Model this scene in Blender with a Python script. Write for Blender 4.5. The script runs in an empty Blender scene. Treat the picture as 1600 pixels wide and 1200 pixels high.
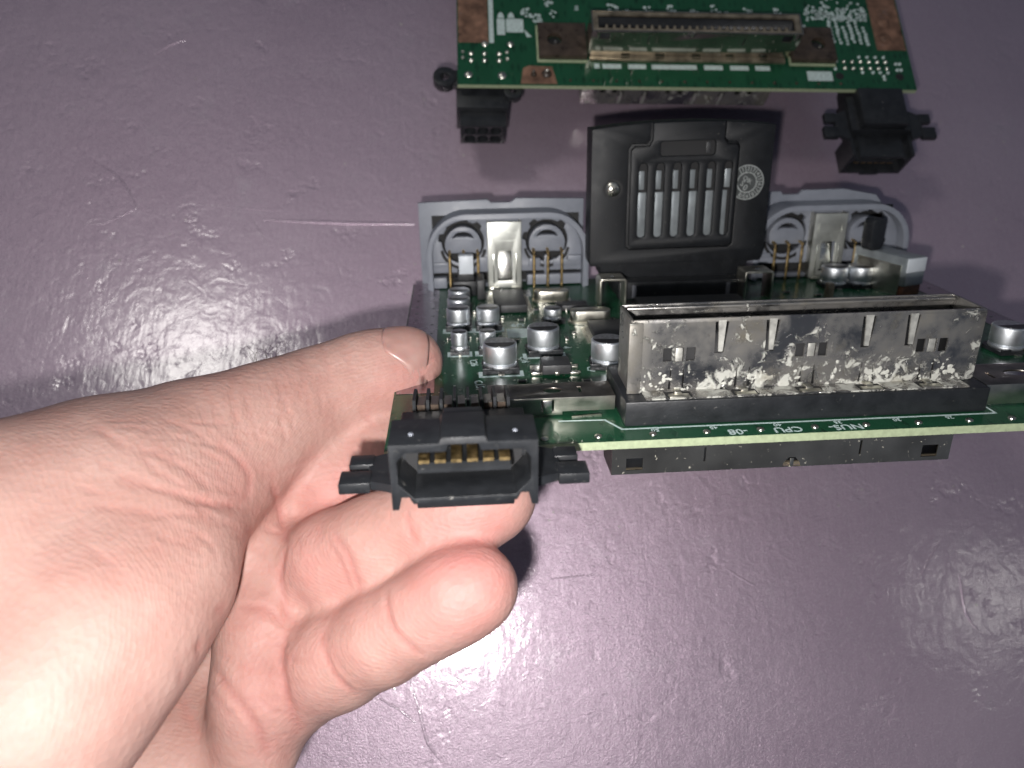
import bpy, bmesh, math, random
import numpy as np
from mathutils import Matrix, Vector
random.seed(7)
S = 0.001                      # everything below is written in millimetres
scene = bpy.context.scene
COL = scene.collection
R = math.radians

# ------------------------------------------------------------------ camera, light, exposure
cam_d = bpy.data.cameras.new('camera')
cam = bpy.data.objects.new('camera', cam_d); COL.objects.link(cam)
CX, CU, CZ = Vector((0.998053, -0.019912, 0.059115)), Vector((0.0, 0.947681, 0.319219)), Vector((0.062378, 0.318598, -0.945835))
CAM_H = 241.6440
cm = Matrix.Identity(4)
for i in range(3):
    cm[i][0], cm[i][1], cm[i][2] = CX[i], CU[i], -CZ[i]
cm[2][3] = CAM_H * S
cam.matrix_world = cm
cam_d.sensor_width = 36; cam_d.lens = 27.0
cam_d.clip_start = 0.005; cam_d.clip_end = 20
cam_d.dof.use_dof = True
cam_d.dof.focus_distance = 0.158
cam_d.dof.aperture_fstop = 19.0
scene.camera = cam

world = bpy.data.worlds.new('World'); scene.world = world; world.use_nodes = True
bg = world.node_tree.nodes['Background']
bg.inputs[0].default_value = (0.62, 0.74, 1.0, 1); bg.inputs[1].default_value = 0.095

def area(name, loc, target, size, power, col):
    l = bpy.data.lights.new(name, 'AREA'); l.shape = 'DISK'; l.size = size; l.energy = power; l.color = col
    o = bpy.data.objects.new(name, l); COL.objects.link(o)
    o.location = loc
    o.rotation_euler = (Vector(target) - Vector(loc)).to_track_quat('-Z', 'Y').to_euler()
    return o
area('phone_flash', tuple(v * S for v in (-7.984421, -13.108233, 236.702023)), (0.0, 0.06, 0.0), 0.006, 0.47, (1.0, 0.97, 0.95))
ld = Vector((-0.384287, 0.315877, 0.867494))
area('ceiling_lamp', Vector((-107.044684, 87.988737, 0.0)) * S + ld * 1.5, Vector((-107.044684, 87.988737, 0.0)) * S, 0.26, 3.0, (1.0, 0.97, 0.92))
ld = Vector((0.653764, -0.033638, 0.755951))
area('second_lamp', Vector((208.97941, -10.752452, 0.0)) * S + ld * 1.6, Vector((208.97941, -10.752452, 0.0)) * S, 0.14, 0.42, (1.0, 0.97, 0.92))

scene.view_settings.view_transform = 'Standard'
scene.view_settings.look = 'None'
scene.view_settings.exposure = 0.0
scene.view_settings.gamma = 1.0

# ------------------------------------------------------------------ materials
def nodes(m):
    m.use_nodes = True
    nt = m.node_tree
    return nt, nt.nodes, nt.links, nt.nodes['Principled BSDF']
def tex(nt, kind, scale, vec, **kw):
    t = nt.nodes.new('ShaderNodeTex' + kind)
    t.inputs['Scale'].default_value = scale
    for k, v in kw.items():
        if k in t.inputs: t.inputs[k].default_value = v
    nt.links.new(vec, t.inputs['Vector'])
    return t
def ramp(nt, fac, stops):
    r = nt.nodes.new('ShaderNodeValToRGB')
    while len(r.color_ramp.elements) < len(stops): r.color_ramp.elements.new(0.5)
    for e, (p, c) in zip(r.color_ramp.elements, stops):
        e.position = p; e.color = (c, c, c, 1) if not hasattr(c, '__len__') else (*c, 1)
    nt.links.new(fac, r.inputs[0])
    return r
def mix(nt, fac, a, b, mode='MIX'):
    m = nt.nodes.new('ShaderNodeMix'); m.data_type = 'RGBA'; m.blend_type = mode
    for s, v in ((0, fac), (6, a), (7, b)):
        if hasattr(v, 'is_linked'): nt.links.new(v, m.inputs[s])
        elif s == 0: m.inputs[0].default_value = v
        else: m.inputs[s].default_value = (*v, 1)
    return m.outputs[2]
def math_n(nt, op, a, b=None):
    m = nt.nodes.new('ShaderNodeMath'); m.operation = op
    for i, v in enumerate((a, b)):
        if v is None: continue
        if hasattr(v, 'is_linked'): nt.links.new(v, m.inputs[i])
        else: m.inputs[i].default_value = v
    return m.outputs[0]
def bump(nt, h, strength, dist, prev=None):
    b = nt.nodes.new('ShaderNodeBump'); b.inputs['Strength'].default_value = strength; b.inputs['Distance'].default_value = dist
    nt.links.new(h, b.inputs['Height'])
    if prev is not None: nt.links.new(prev, b.inputs['Normal'])
    return b.outputs[0]
def objvec(nt):
    c = nt.nodes.new('ShaderNodeTexCoord'); return c.outputs['Object']
MATS = {}
def pm(name, col, rough=0.5, metal=0.0, var=0.15, vscale=300, dust=0.0, dustcol=(0.55, 0.53, 0.48), dscale=900, bscale=0, bdist=0.00005, spec=0.5, coat=0.0, rvar=0.12):
    m = bpy.data.materials.new(name); nt, N, L, P = nodes(m)
    v = objvec(nt)
    n1 = tex(nt, 'Noise', vscale, v, Detail=5.0, Roughness=0.6)
    dark = tuple(c * (1 - var * 1.6) for c in col); light = tuple(min(1, c * (1 + var * 1.2)) for c in col)
    c = mix(nt, ramp(nt, n1.outputs[0], ((0.3, 0.0), (0.7, 1.0))).outputs[0], dark, light)
    if dust:
        n2 = tex(nt, 'Noise', dscale, v, Detail=6.0, Roughness=0.75)
        f = ramp(nt, n2.outputs[0], ((0.66 - dust * 0.2, 0.0), (0.74 - dust * 0.12, 1.0))).outputs[0]
        f2 = math_n(nt, 'MULTIPLY', f, 0.35 + dust * 0.5)
        c = mix(nt, f2, c, dustcol)
        mm = math_n(nt, 'MULTIPLY', math_n(nt, 'SUBTRACT', 1.0, f2), metal)
        L.new(mm, P.inputs['Metallic'])
    else:
        P.inputs['Metallic'].default_value = metal
    L.new(c, P.inputs['Base Color'])
    rr = math_n(nt, 'ADD', math_n(nt, 'MULTIPLY', n1.outputs[0], rvar * 2), max(0.03, rough - rvar))
    L.new(rr, P.inputs['Roughness'])
    P.inputs['Specular IOR Level'].default_value = spec
    P.inputs['Coat Weight'].default_value = coat
    P.inputs['Coat Roughness'].default_value = 0.15
    if bscale:
        n3 = tex(nt, 'Noise', bscale, v, Detail=3.0)
        L.new(bump(nt, n3.outputs[0], 1.0, bdist), P.inputs['Normal'])
    MATS[name] = m
    return m

pm('black_plastic', (0.015, 0.0165, 0.019), 0.42, var=0.2, dust=0.12, dscale=700, bscale=2500, bdist=0.00003)
pm('pak_plastic', (0.007, 0.008, 0.010), 0.5, var=0.2, dust=0.05, dscale=1500, bscale=5000, bdist=0.00004, spec=0.35)
pm('chip_plastic', (0.035, 0.036, 0.038), 0.45, bscale=4000)
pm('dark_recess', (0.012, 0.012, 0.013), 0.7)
pm('grey_plastic', (0.215, 0.23, 0.268), 0.42, var=0.05, bscale=3000, bdist=0.00002)
pm('grey_dark_plastic', (0.12, 0.125, 0.145), 0.5, var=0.08)
pm('aluminium', (0.80, 0.83, 0.86), 0.46, 1.0, var=0.06, bscale=2500, bdist=0.00001)
pm('cap_top', (0.60, 0.60, 0.62), 0.42, 1.0, var=0.2, vscale=1400)
pm('cap_mark', (0.012, 0.012, 0.014), 0.35)
pm('tin', (0.66, 0.64, 0.56), 0.33, 1.0, var=0.12, vscale=260, dust=0.12, dustcol=(0.36, 0.33, 0.26), dscale=400, bscale=900, bdist=0.00003)
pm('satin_tin', (0.62, 0.61, 0.56), 0.55, 0.8, var=0.2, vscale=500)
pm('spring_tin', (0.55, 0.56, 0.52), 0.42, 0.75, var=0.08, vscale=250)
pm('bright_tin', (0.86, 0.86, 0.80), 0.24, 1.0, var=0.06, bscale=900, bdist=0.00002)
pm('dull_tin', (0.30, 0.27, 0.24), 0.38, 1.0, var=0.3, vscale=180, dust=0.2, dustcol=(0.28, 0.24, 0.20), dscale=250)
pm('ground_tin', (0.42, 0.38, 0.42), 0.26, 1.0, var=0.2, vscale=120, dust=0.1, dustcol=(0.22, 0.20, 0.2), dscale=500, bscale=600, bdist=0.00004)
pm('gold', (0.50, 0.36, 0.17), 0.42, 1.0, var=0.35, vscale=900)
pm('solder', (0.72, 0.70, 0.62), 0.3, 1.0, var=0.2, vscale=1200)
pm('silk', (0.55, 0.66, 0.66), 0.55, var=0.12, vscale=1500)
pm('pad_white', (0.50, 0.60, 0.58), 0.5, var=0.2, vscale=1200)
pm('fibreglass', (0.37, 0.43, 0.27), 0.6, var=0.12, vscale=900, dust=0.08, dustcol=(0.36, 0.34, 0.22), bscale=3000, bdist=0.00008)
pm('crust', (0.50, 0.50, 0.45), 0.85, var=0.12, vscale=2500, bscale=4000, bdist=0.0001)
pm('white_plastic', (0.62, 0.66, 0.70), 0.4, var=0.05)
pm('switch_grey', (0.30, 0.33, 0.345), 0.36, 0.45, var=0.12, vscale=250)
pm('brown_board', (0.13, 0.055, 0.03), 0.6, var=0.3, vscale=900)
pm('rust', (0.21, 0.115, 0.075), 0.6, 0.25, var=0.45, vscale=220, dust=0.3, dustcol=(0.16, 0.15, 0.16), dscale=160)
pm('rusty_tin', (0.40, 0.34, 0.25), 0.42, 0.75, var=0.35, vscale=220, dust=0.25, dustcol=(0.20, 0.10, 0.05), dscale=240)
pm('sticker', (0.36, 0.38, 0.37), 0.45, 0.3, var=0.2, vscale=1500)
pm('sticker_dark', (0.05, 0.055, 0.055), 0.5, var=0.2)
pm('brown_flux', (0.055, 0.04, 0.03), 0.3, var=0.3, vscale=300)

def mat_pcb():
    m = bpy.data.materials.new('solder_mask'); nt, N, L, P = nodes(m)
    v = objvec(nt)
    n1 = tex(nt, 'Noise', 130, v, Detail=4.0)
    base = mix(nt, ramp(nt, n1.outputs[0], ((0.35, 0.0), (0.65, 1.0))).outputs[0], (0.005, 0.034, 0.016), (0.009, 0.062, 0.030))
    # copper runs under the mask: lighter green lines in blocky steps
    mp = N.new('ShaderNodeMapping'); mp.inputs['Scale'].default_value = (1, 0.35, 1); L.new(v, mp.inputs[0])
    br = tex(nt, 'Voronoi', 420, mp.outputs[0]); br.distance = 'MANHATTAN'; br.feature = 'F1'
    br.inputs['Randomness'].default_value = 0.6
    tr = ramp(nt, br.outputs['Distance'], ((0.36, 0.0), (0.42, 1.0))).outputs[0]
    c = mix(nt, math_n(nt, 'MULTIPLY', tr, 0.55), base, (0.013, 0.082, 0.038))
    sp = tex(nt, 'Noise', 1500, v, Detail=4.0, Roughness=0.8)
    c = mix(nt, math_n(nt, 'MULTIPLY', ramp(nt, sp.outputs[0], ((0.66, 0.0), (0.72, 1.0))).outputs[0], 0.45), c, (0.30, 0.30, 0.2))
    L.new(c, P.inputs['Base Color'])
    P.inputs['Roughness'].default_value = 0.24
    b1 = bump(nt, tr, 0.7, 0.00006)
    L.new(bump(nt, n1.outputs[0], 0.4, 0.0003, b1), P.inputs['Normal'])
    MATS['solder_mask'] = m
mat_pcb()

def mat_shell():
    # tarnished tin shell with white corrosion, heavier towards the soldered foot
    m = bpy.data.materials.new('corroded_shell'); nt, N, L, P = nodes(m)
    v = objvec(nt)
    n1 = tex(nt, 'Noise', 75, v, Detail=6.0, Roughness=0.65)
    film = ramp(nt, n1.outputs[0], ((0.40, 0.0), (0.66, 1.0))).outputs[0]      # dull oxide film over bright tin
    c = mix(nt, film, (0.38, 0.37, 0.36), (0.20, 0.188, 0.165))
    n2 = tex(nt, 'Noise', 330, v, Detail=7.0, Roughness=0.72, Distortion=0.7)
    sep = N.new('ShaderNodeSeparateXYZ'); L.new(v, sep.inputs[0])
    g = N.new('ShaderNodeMapRange'); L.new(sep.outputs[2], g.inputs[0])
    g.inputs[1].default_value = 0.004; g.inputs[2].default_value = 0.017; g.inputs[3].default_value = 0.15; g.inputs[4].default_value = -0.02
    n4 = tex(nt, 'Noise', 95, v, Detail=2.0)
    big = math_n(nt, 'MULTIPLY', math_n(nt, 'SUBTRACT', n4.outputs[0], 0.5), 0.42)
    s = math_n(nt, 'ADD', math_n(nt, 'ADD', n2.outputs[0], g.outputs[0]), big)
    f = ramp(nt, s, ((0.60, 0.0), (0.65, 1.0))).outputs[0]
    c = mix(nt, f, c, (0.44, 0.44, 0.40))
    n3 = tex(nt, 'Noise', 160, v, Detail=5.0, Roughness=0.7)
    br = ramp(nt, n3.outputs[0], ((0.54, 0.0), (0.70, 1.0))).outputs[0]
    c = mix(nt, math_n(nt, 'MULTIPLY', br, 0.5), c, (0.20, 0.17, 0.11))
    L.new(c, P.inputs['Base Color'])
    L.new(math_n(nt, 'MULTIPLY', math_n(nt, 'SUBTRACT', 1.0, math_n(nt, 'MAXIMUM', f, math_n(nt, 'MAXIMUM', math_n(nt, 'MULTIPLY', br, 0.35), math_n(nt, 'MULTIPLY', film, 0.55)))), 0.97), P.inputs['Metallic'])
    L.new(math_n(nt, 'ADD', math_n(nt, 'MULTIPLY', math_n(nt, 'MAXIMUM', f, math_n(nt, 'MULTIPLY', film, 0.5)), 0.5), 0.2), P.inputs['Roughness'])
    b = bump(nt, f, 0.9, 0.0002)
    L.new(bump(nt, n1.outputs[0], 0.5, 0.0004, b), P.inputs['Normal'])
    MATS['corroded_shell'] = m
    # ext connector shell: darker tarnish with light specks
    m = bpy.data.materials.new('tarnished_shell'); nt, N, L, P = nodes(m)
    v = objvec(nt)
    n1 = tex(nt, 'Noise', 90, v, Detail=6.0)
    c = mix(nt, ramp(nt, n1.outputs[0], ((0.35, 0.0), (0.65, 1.0))).outputs[0], (0.36, 0.335, 0.29), (0.60, 0.56, 0.48))
    n2 = tex(nt, 'Noise', 900, v, Detail=5.0, Roughness=0.7)
    f = ramp(nt, n2.outputs[0], ((0.64, 0.0), (0.69, 1.0))).outputs[0]
    c = mix(nt, f, c, (0.5, 0.48, 0.4))
    L.new(c, P.inputs['Base Color'])
    L.new(math_n(nt, 'MULTIPLY', math_n(nt, 'SUBTRACT', 1.0, f), 0.95), P.inputs['Metallic'])
    L.new(math_n(nt, 'ADD', math_n(nt, 'MULTIPLY', f, 0.3), 0.13), P.inputs['Roughness'])
    MATS['tarnished_shell'] = m
mat_shell()

def mat_table():
    # pearl gloss paint: flaky metallic base under a clear, brushed, lumpy coat
    m = bpy.data.materials.new('purple_pearl_paint'); nt, N, L, P = nodes(m)
    v = objvec(nt)
    n1 = tex(nt, 'Noise', 9, v, Detail=4.0)
    c = mix(nt, ramp(nt, n1.outputs[0], ((0.3, 0.0), (0.7, 1.0))).outputs[0], (0.475, 0.350, 0.440), (0.56, 0.435, 0.525))
    st = tex(nt, 'Noise', 55, v, Detail=5.0, Roughness=0.7)
    c = mix(nt, math_n(nt, 'MULTIPLY', ramp(nt, st.outputs[0], ((0.58, 0.0), (0.72, 1.0))).outputs[0], 0.22), c, (0.58, 0.54, 0.58))
    sp = tex(nt, 'Noise', 2300, v, Detail=2.0)
    c = mix(nt, math_n(nt, 'MULTIPLY', ramp(nt, sp.outputs[0], ((0.56, 0.0), (0.70, 1.0))).outputs[0], 0.55), c, (0.80, 0.76, 0.79))
    L.new(c, P.inputs['Base Color'])
    P.inputs['Metallic'].default_value = 0.58
    L.new(math_n(nt, 'ADD', math_n(nt, 'MULTIPLY', n1.outputs[0], 0.10), 0.40), P.inputs['Roughness'])
    P.inputs['Coat Weight'].default_value = 0.85; P.inputs['Coat Roughness'].default_value = 0.16; P.inputs['Coat IOR'].default_value = 1.75
    # brush strokes running away from the camera, orange peel, lumps, dents
    mp = N.new('ShaderNodeMapping'); mp.inputs['Scale'].default_value = (1.0, 0.16, 1.0); mp.inputs['Rotation'].default_value = (0, 0, R(4)); L.new(v, mp.inputs[0])
    s1 = tex(nt, 'Noise', 620, mp.outputs[0], Detail=4.0, Roughness=0.6)
    s2 = tex(nt, 'Noise', 150, mp.outputs[0], Detail=3.0)
    o1 = tex(nt, 'Noise', 1300, v, Detail=3.0)
    l1 = tex(nt, 'Noise', 150, v, Detail=4.0, Distortion=1.2)
    l2 = tex(nt, 'Noise', 26, v, Detail=2.0)
    dn = tex(nt, 'Noise', 60, v, Detail=4.0, Roughness=0.65)
    dents = ramp(nt, dn.outputs[0], ((0.30, 0.0), (0.40, 1.0))).outputs[0]
    b = bump(nt, l2.outputs[0], 0.35, 0.0013)
    b = bump(nt, l1.outputs[0], 0.42, 0.0004, b)
    b = bump(nt, s2.outputs[0], 0.5, 0.0002, b)
    b = bump(nt, dents, 0.5, 0.0003, b)
    b = bump(nt, s1.outputs[0], 0.6, 0.00012, b)
    b = bump(nt, o1.outputs[0], 0.5, 0.00005, b)
    L.new(b, P.inputs['Coat Normal'])
    fk = tex(nt, 'Noise', 2600, v, Detail=1.0)
    L.new(bump(nt, fk.outputs[0], 1.0, 0.00016, b), P.inputs['Normal'])
    MATS['paint'] = m
mat_table()

def mat_skin():
    m = bpy.data.materials.new('skin'); nt, N, L, P = nodes(m)
    v = objvec(nt)
    fl = N.new('ShaderNodeAttribute'); fl.attribute_name = 'flush'
    cr = N.new('ShaderNodeAttribute'); cr.attribute_name = 'crease'
    n1 = tex(nt, 'Noise', 70, v, Detail=5.0, Roughness=0.6)
    n2 = tex(nt, 'Noise', 320, v, Detail=4.0)
    a = mix(nt, ramp(nt, n1.outputs[0], ((0.32, 0.0), (0.68, 1.0))).outputs[0], (0.40, 0.226, 0.192), (0.49, 0.31, 0.268))
    f = math_n(nt, 'ADD', fl.outputs['Fac'], math_n(nt, 'MULTIPLY', math_n(nt, 'SUBTRACT', n2.outputs[0], 0.5), 0.5))
    a = mix(nt, ramp(nt, f, ((0.1, 0.0), (1.0, 1.0))).outputs[0], a, (0.49, 0.205, 0.185))
    a = mix(nt, math_n(nt, 'MULTIPLY', cr.outputs['Fac'], 0.55), a, (0.40, 0.16, 0.14))
    L.new(a, P.inputs['Base Color'])
    P.inputs['Roughness'].default_value = 0.54
    P.inputs['Specular IOR Level'].default_value = 0.28
    P.inputs['Subsurface Weight'].default_value = 0.3
    P.inputs['Subsurface Radius'].default_value = (1.0, 0.42, 0.28)
    P.inputs['Subsurface Scale'].default_value = 0.0014
    # friction ridges and fine pores
    w = tex(nt, 'Wave', 640, v, Distortion=7.0, Detail=1.5); w.inputs['Detail Scale'].default_value = 0.35
    w.wave_type = 'RINGS'
    vo = tex(nt, 'Voronoi', 900, v)
    b = bump(nt, w.outputs['Fac'], 0.4, 0.00005)
    b = bump(nt, vo.outputs['Distance'], 0.6, 0.00014, b)
    w2 = tex(nt, 'Noise', 240, v, Detail=5.0, Roughness=0.65)
    b = bump(nt, w2.outputs[0], 0.5, 0.0004, b)
    L.new(b, P.inputs['Normal'])
    MATS['skin'] = m
    m = bpy.data.materials.new('nail_keratin'); nt, N, L, P = nodes(m)
    v = objvec(nt)
    n1 = tex(nt, 'Noise', 400, v, Detail=3.0)
    L.new(mix(nt, n1.outputs[0], (0.36, 0.19, 0.165), (0.45, 0.28, 0.245)), P.inputs['Base Color'])
    P.inputs['Roughness'].default_value = 0.32
    P.inputs['Subsurface Weight'].default_value = 0.25; P.inputs['Subsurface Scale'].default_value = 0.001
    MATS['nail'] = m
    pm('hair', (0.03, 0.02, 0.015), 0.5)
mat_skin()

# ------------------------------------------------------------------ mesh helpers (millimetres in, metres out)
def link(name, me, mat, parent=None, smooth=35):
    mats = mat if isinstance(mat, (list, tuple)) else [mat]
    me.materials.clear()
    for mm in mats: me.materials.append(MATS[mm])
    if smooth:
        me.polygons.foreach_set('use_smooth', [True] * len(me.polygons))
        me.set_sharp_from_angle(angle=R(smooth))
    o = bpy.data.objects.new(name, me); COL.objects.link(o)
    if parent is not None: o.parent = parent
    return o
def obj(name, bm, mat, parent=None, smooth=35, origin=None):
    me = bpy.data.meshes.new(name)
    if origin is not None: bmesh.ops.translate(bm, verts=bm.verts, vec=-Vector(origin))
    bmesh.ops.scale(bm, vec=(S, S, S), verts=bm.verts)
    bmesh.ops.recalc_face_normals(bm, faces=bm.faces)
    bm.to_mesh(me); bm.free()
    o = link(name, me, mat, parent, smooth)
    if origin is not None: o.location = Vector(origin) * S
    return o
def box(bm, x0, x1, y0, y1, z0, z1, bev=0.0, seg=2):
    r = bmesh.ops.create_cube(bm, size=1)
    vs = r['verts']
    for v in vs:
        v.co = Vector((x0 + (v.co.x + .5) * (x1 - x0), y0 + (v.co.y + .5) * (y1 - y0), z0 + (v.co.z + .5) * (z1 - z0)))
    if bev:
        es = list({e for v in vs for e in v.link_edges})
        bmesh.ops.bevel(bm, geom=es, offset=bev, segments=seg, affect='EDGES', profile=0.5)
    return bm
def NB(): return bmesh.new()
def bx(*a, **k): return box(NB(), *a, **k)
def lathe(bm, cx, cy, prof, seg=28, axis='z'):
    rings = []
    for (r, z) in prof:
        ring = []
        for i in range(seg):
            a = 2 * math.pi * i / seg
            p = (cx + r * math.cos(a), cy + r * math.sin(a), z)
            ring.append(bm.verts.new(p))
        rings.append(ring)
    for a, b in zip(rings[:-1], rings[1:]):
        for i in range(seg):
            j = (i + 1) % seg
            bm.faces.new((a[i], a[j], b[j], b[i]))
    bm.faces.new(rings[0][::-1]); bm.faces.new(rings[-1])
    return bm
def tube(bm, pts, r, seg=10, flat=1.0):
    pts = [Vector(p) for p in pts]
    rings = []
    for i, p in enumerate(pts):
        t = (pts[min(i + 1, len(pts) - 1)] - pts[max(i - 1, 0)]).normalized()
        a = t.cross(Vector((0, 0, 1)))
        if a.length < 0.05: a = t.cross(Vector((0, 1, 0)))
        a.normalize(); b = t.cross(a)
        rr = r[i] if hasattr(r, '__len__') else r
        rings.append([bm.verts.new(p + (a * math.cos(2 * math.pi * k / seg) + b * math.sin(2 * math.pi * k / seg) * flat) * rr) for k in range(seg)])
    for a, b in zip(rings[:-1], rings[1:]):
        for k in range(seg):
            j = (k + 1) % seg
            bm.faces.new((a[k], a[j], b[j], b[k]))
    bm.faces.new(rings[0][::-1]); bm.faces.new(rings[-1])
    return bm
def prism(bm, poly, a0, a1, plane='xz'):
    # poly in the named plane, extruded between a0 and a1 along the third axis
    def P(u, v, w): return {'xz': (u, w, v), 'xy': (u, v, w), 'yz': (w, u, v)}[plane]
    A = [bm.verts.new(P(u, v, a0)) for u, v in poly]; B_ = [bm.verts.new(P(u, v, a1)) for u, v in poly]
    bm.faces.new(A); bm.faces.new(B_[::-1])
    for i in range(len(poly)):
        j = (i + 1) % len(poly)
        bm.faces.new((A[i], B_[i], B_[j], A[j]))
    return bm
def plate(loops, a0, a1, plane='xz', bev=0.0):
    """a sheet with holes: loops[0] the outline, the others holes; returns a bmesh in mm"""
    cu = bpy.data.curves.new('tmp', 'CURVE'); cu.dimensions = '2D'; cu.fill_mode = 'BOTH'
    th = abs(a1 - a0) / 2
    cu.extrude = max(th - bev, 1e-4); cu.bevel_depth = bev; cu.bevel_resolution = 1; cu.offset = -bev
    for lp in loops:
        sp = cu.splines.new('POLY'); sp.points.add(len(lp) - 1); sp.use_cyclic_u = True
        for p, (u, v) in zip(sp.points, lp): p.co = (u, v, 0, 1)
    ob = bpy.data.objects.new('tmp', cu)
    me = bpy.data.meshes.new_from_object(ob)
    bm = bmesh.new(); bm.from_mesh(me)
    mid = (a0 + a1) / 2
    for v in bm.verts:
        u, w, k = v.co
        v.co = {'xz': (u, mid - k, w), 'xy': (u, w, mid + k), 'yz': (mid + k, u, w)}[plane]
    bmesh.ops.remove_doubles(bm, verts=bm.verts, dist=1e-5)
    bpy.data.objects.remove(ob); bpy.data.curves.remove(cu); bpy.data.meshes.remove(me)
    return bm
def rect(x0, x1, y0, y1): return [(x0, y0), (x1, y0), (x1, y1), (x0, y1)]
def rrect(x0, x1, y0, y1, r, n=5):
    o = []
    for cx, cy, a0 in ((x1 - r, y0 + r, -90), (x1 - r, y1 - r, 0), (x0 + r, y1 - r, 90), (x0 + r, y0 + r, 180)):
        for i in range(n + 1):
            a = R(a0 + 90 * i / n); o.append((cx + r * math.cos(a), cy + r * math.sin(a)))
    return o
def circ(cx, cy, r, n=24, a0=0, a1=360):
    full = abs(a1 - a0) >= 360
    return [(cx + r * math.cos(R(a0 + (a1 - a0) * i / (n if full else n - 1))), cy + r * math.sin(R(a0 + (a1 - a0) * i / (n if full else n - 1)))) for i in range(n)]
def join(bm, other):
    me = bpy.data.meshes.new('tmp'); other.to_mesh(me); other.free(); bm.from_mesh(me); bpy.data.meshes.remove(me); return bm
def text_bm(body, size, mtx, extr=0.012):
    cu = bpy.data.curves.new('tmp', 'FONT'); cu.body = body; cu.size = size; cu.extrude = extr; cu.align_x = 'CENTER'; cu.align_y = 'CENTER'
    cu.resolution_u = 3; cu.offset = size * 0.012
    ob = bpy.data.objects.new('tmp', cu); me = bpy.data.meshes.new_from_object(ob)
    bm = bmesh.new(); bm.from_mesh(me); bm.transform(mtx)
    bpy.data.objects.remove(ob); bpy.data.curves.remove(cu); bpy.data.meshes.remove(me)
    return bm
def empty(name, mtx=None):
    o = bpy.data.objects.new(name, None); COL.objects.link(o); o.empty_display_size = 0.01
    if mtx is not None: o.matrix_world = mtx
    return o
def tag(o, label=None, cat=None, group=None, kind=None):
    if label: o['label'] = label
    if cat: o['category'] = cat
    if group: o['group'] = group
    if kind: o['kind'] = kind
    return o
def frame(o, cols):
    m = Matrix.Identity(4)
    for i in range(3):
        for j in range(3): m[i][j] = cols[i][j]
        m[i][3] = o[i] * S
    return m

# ------------------------------------------------------------------ the table
bm = NB(); box(bm, -420, 460, -300, 520, -28, 0, bev=3)
table = tag(obj('table', bm, 'paint'), 'table top in glossy purple grey brushed paint with lumps and scratches', 'table', kind='structure')
def ridge(pts, r, name='paint_ridge'):
    bm = NB(); tube(bm, [(x, y, -0.05) for x, y in pts], r, 8, 0.55); return obj(name, bm, 'paint', table, 60)
ridge([(-70.2,142.3),(-65.0,142.0),(-57.3,141.7),(-52.8,141.6),(-47.7,141.5),(-42.4,141.3),(-37.2,141.3),(-31.8,141.2),(-26.1,141.3),(-21.0,141.3),(-17.5,141.3)], [0.4, 0.56, 0.7, 0.81, 0.88, 0.9, 0.88, 0.81, 0.7, 0.56, 0.4])
ridge([(-99.8,148.2),(-96.4,148.0),(-91.5,147.7),(-85.8,147.3),(-80.2,146.9),(-75.4,146.6),(-70.0,146.3),(-65.0,146.1),(-60.6,146.0),(-57.6,145.8)], [0.11, 0.16, 0.2, 0.23, 0.25, 0.25, 0.23, 0.2, 0.16, 0.11])
ridge([(-132.9,165.9),(-128.4,163.3),(-123.2,159.8),(-119.9,156.2),(-117.4,152.6),(-115.3,148.9),(-113.9,146.2)], [0.2, 0.3, 0.37, 0.4, 0.37, 0.3, 0.2])
ridge([(-133.4,140.8),(-129.7,139.9),(-124.7,139.7),(-118.8,142.9),(-113.9,146.2)], [0.15, 0.25, 0.28, 0.25, 0.15])
ridge([(-73.9,141.7),(-70.7,136.7),(-67.6,131.7)], [0.2, 0.3, 0.2])
ridge([(-116.5,212.2),(-114.2,214.4),(-111.2,216.9),(-108.1,218.5),(-105.6,219.5)], [0.28, 0.44, 0.5, 0.44, 0.28])
ridge([(-15.9,-9.4),(-14.6,-13.3),(-12.9,-18.1),(-11.7,-22.6),(-10.4,-26.7),(-8.2,-29.7),(-6.3,-31.7)], [0.25, 0.38, 0.47, 0.5, 0.47, 0.38, 0.25])
ridge([(-25.0,-14.4),(-22.0,-16.0),(-18.4,-18.0),(-15.7,-20.0),(-13.8,-21.5)], [0.22, 0.35, 0.4, 0.35, 0.22])
ridge([(81.9,20.6),(84.0,19.0),(86.6,17.2),(88.8,16.0),(90.5,15.2)], [0.22, 0.35, 0.4, 0.35, 0.22])
ridge([(143.3,16.3),(145.8,19.4),(148.9,23.2),(151.3,26.1),(153.1,28.2)], [0.19, 0.31, 0.35, 0.31, 0.19])
ridge([(26.5,18.1),(30.6,18.4),(36.3,18.9),(40.4,19.2)], [0.18, 0.29, 0.29, 0.18])
ridge([(157.1,17.1),(156.9,13.8),(156.6,9.2),(156.7,5.4),(158.3,2.3),(159.8,0.6)], [0.26, 0.4, 0.49, 0.49, 0.4, 0.26])
ridge([(65.7,-32.1),(66.5,-33.8),(67.2,-35.4)], [0.2, 0.3, 0.2])
ridge([(52.9,-2.0),(54.2,2.6),(55.5,7.2)], [0.13, 0.2, 0.13])

# ------------------------------------------------------------------ the two boards (one builder, component face z = 0)
BOARD = frame((-14.347006, 32.872246, 105.867818), [[0.99922, -0.014575, -0.036711], [0.03728, 0.655092, 0.754629], [0.013051, -0.755408, 0.655125]])
SPARE = frame((158.139268, 180.08856, 27.2), [[-0.999898, -0.014282, 0.0], [-0.014282, 0.999898, 0.0], [-0.0, 0.0, -1.0]])
held = empty('circuit_board', BOARD)
tag(held, 'green circuit board held up in the hand, capacitors and grey sockets showing', 'circuit board')
COMMON = []          # parts that the second board shows as well
def C_(o): COMMON.append(o); return o
PT = 1.6             # board thickness
BW, BD = 160.3, 116.0

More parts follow.
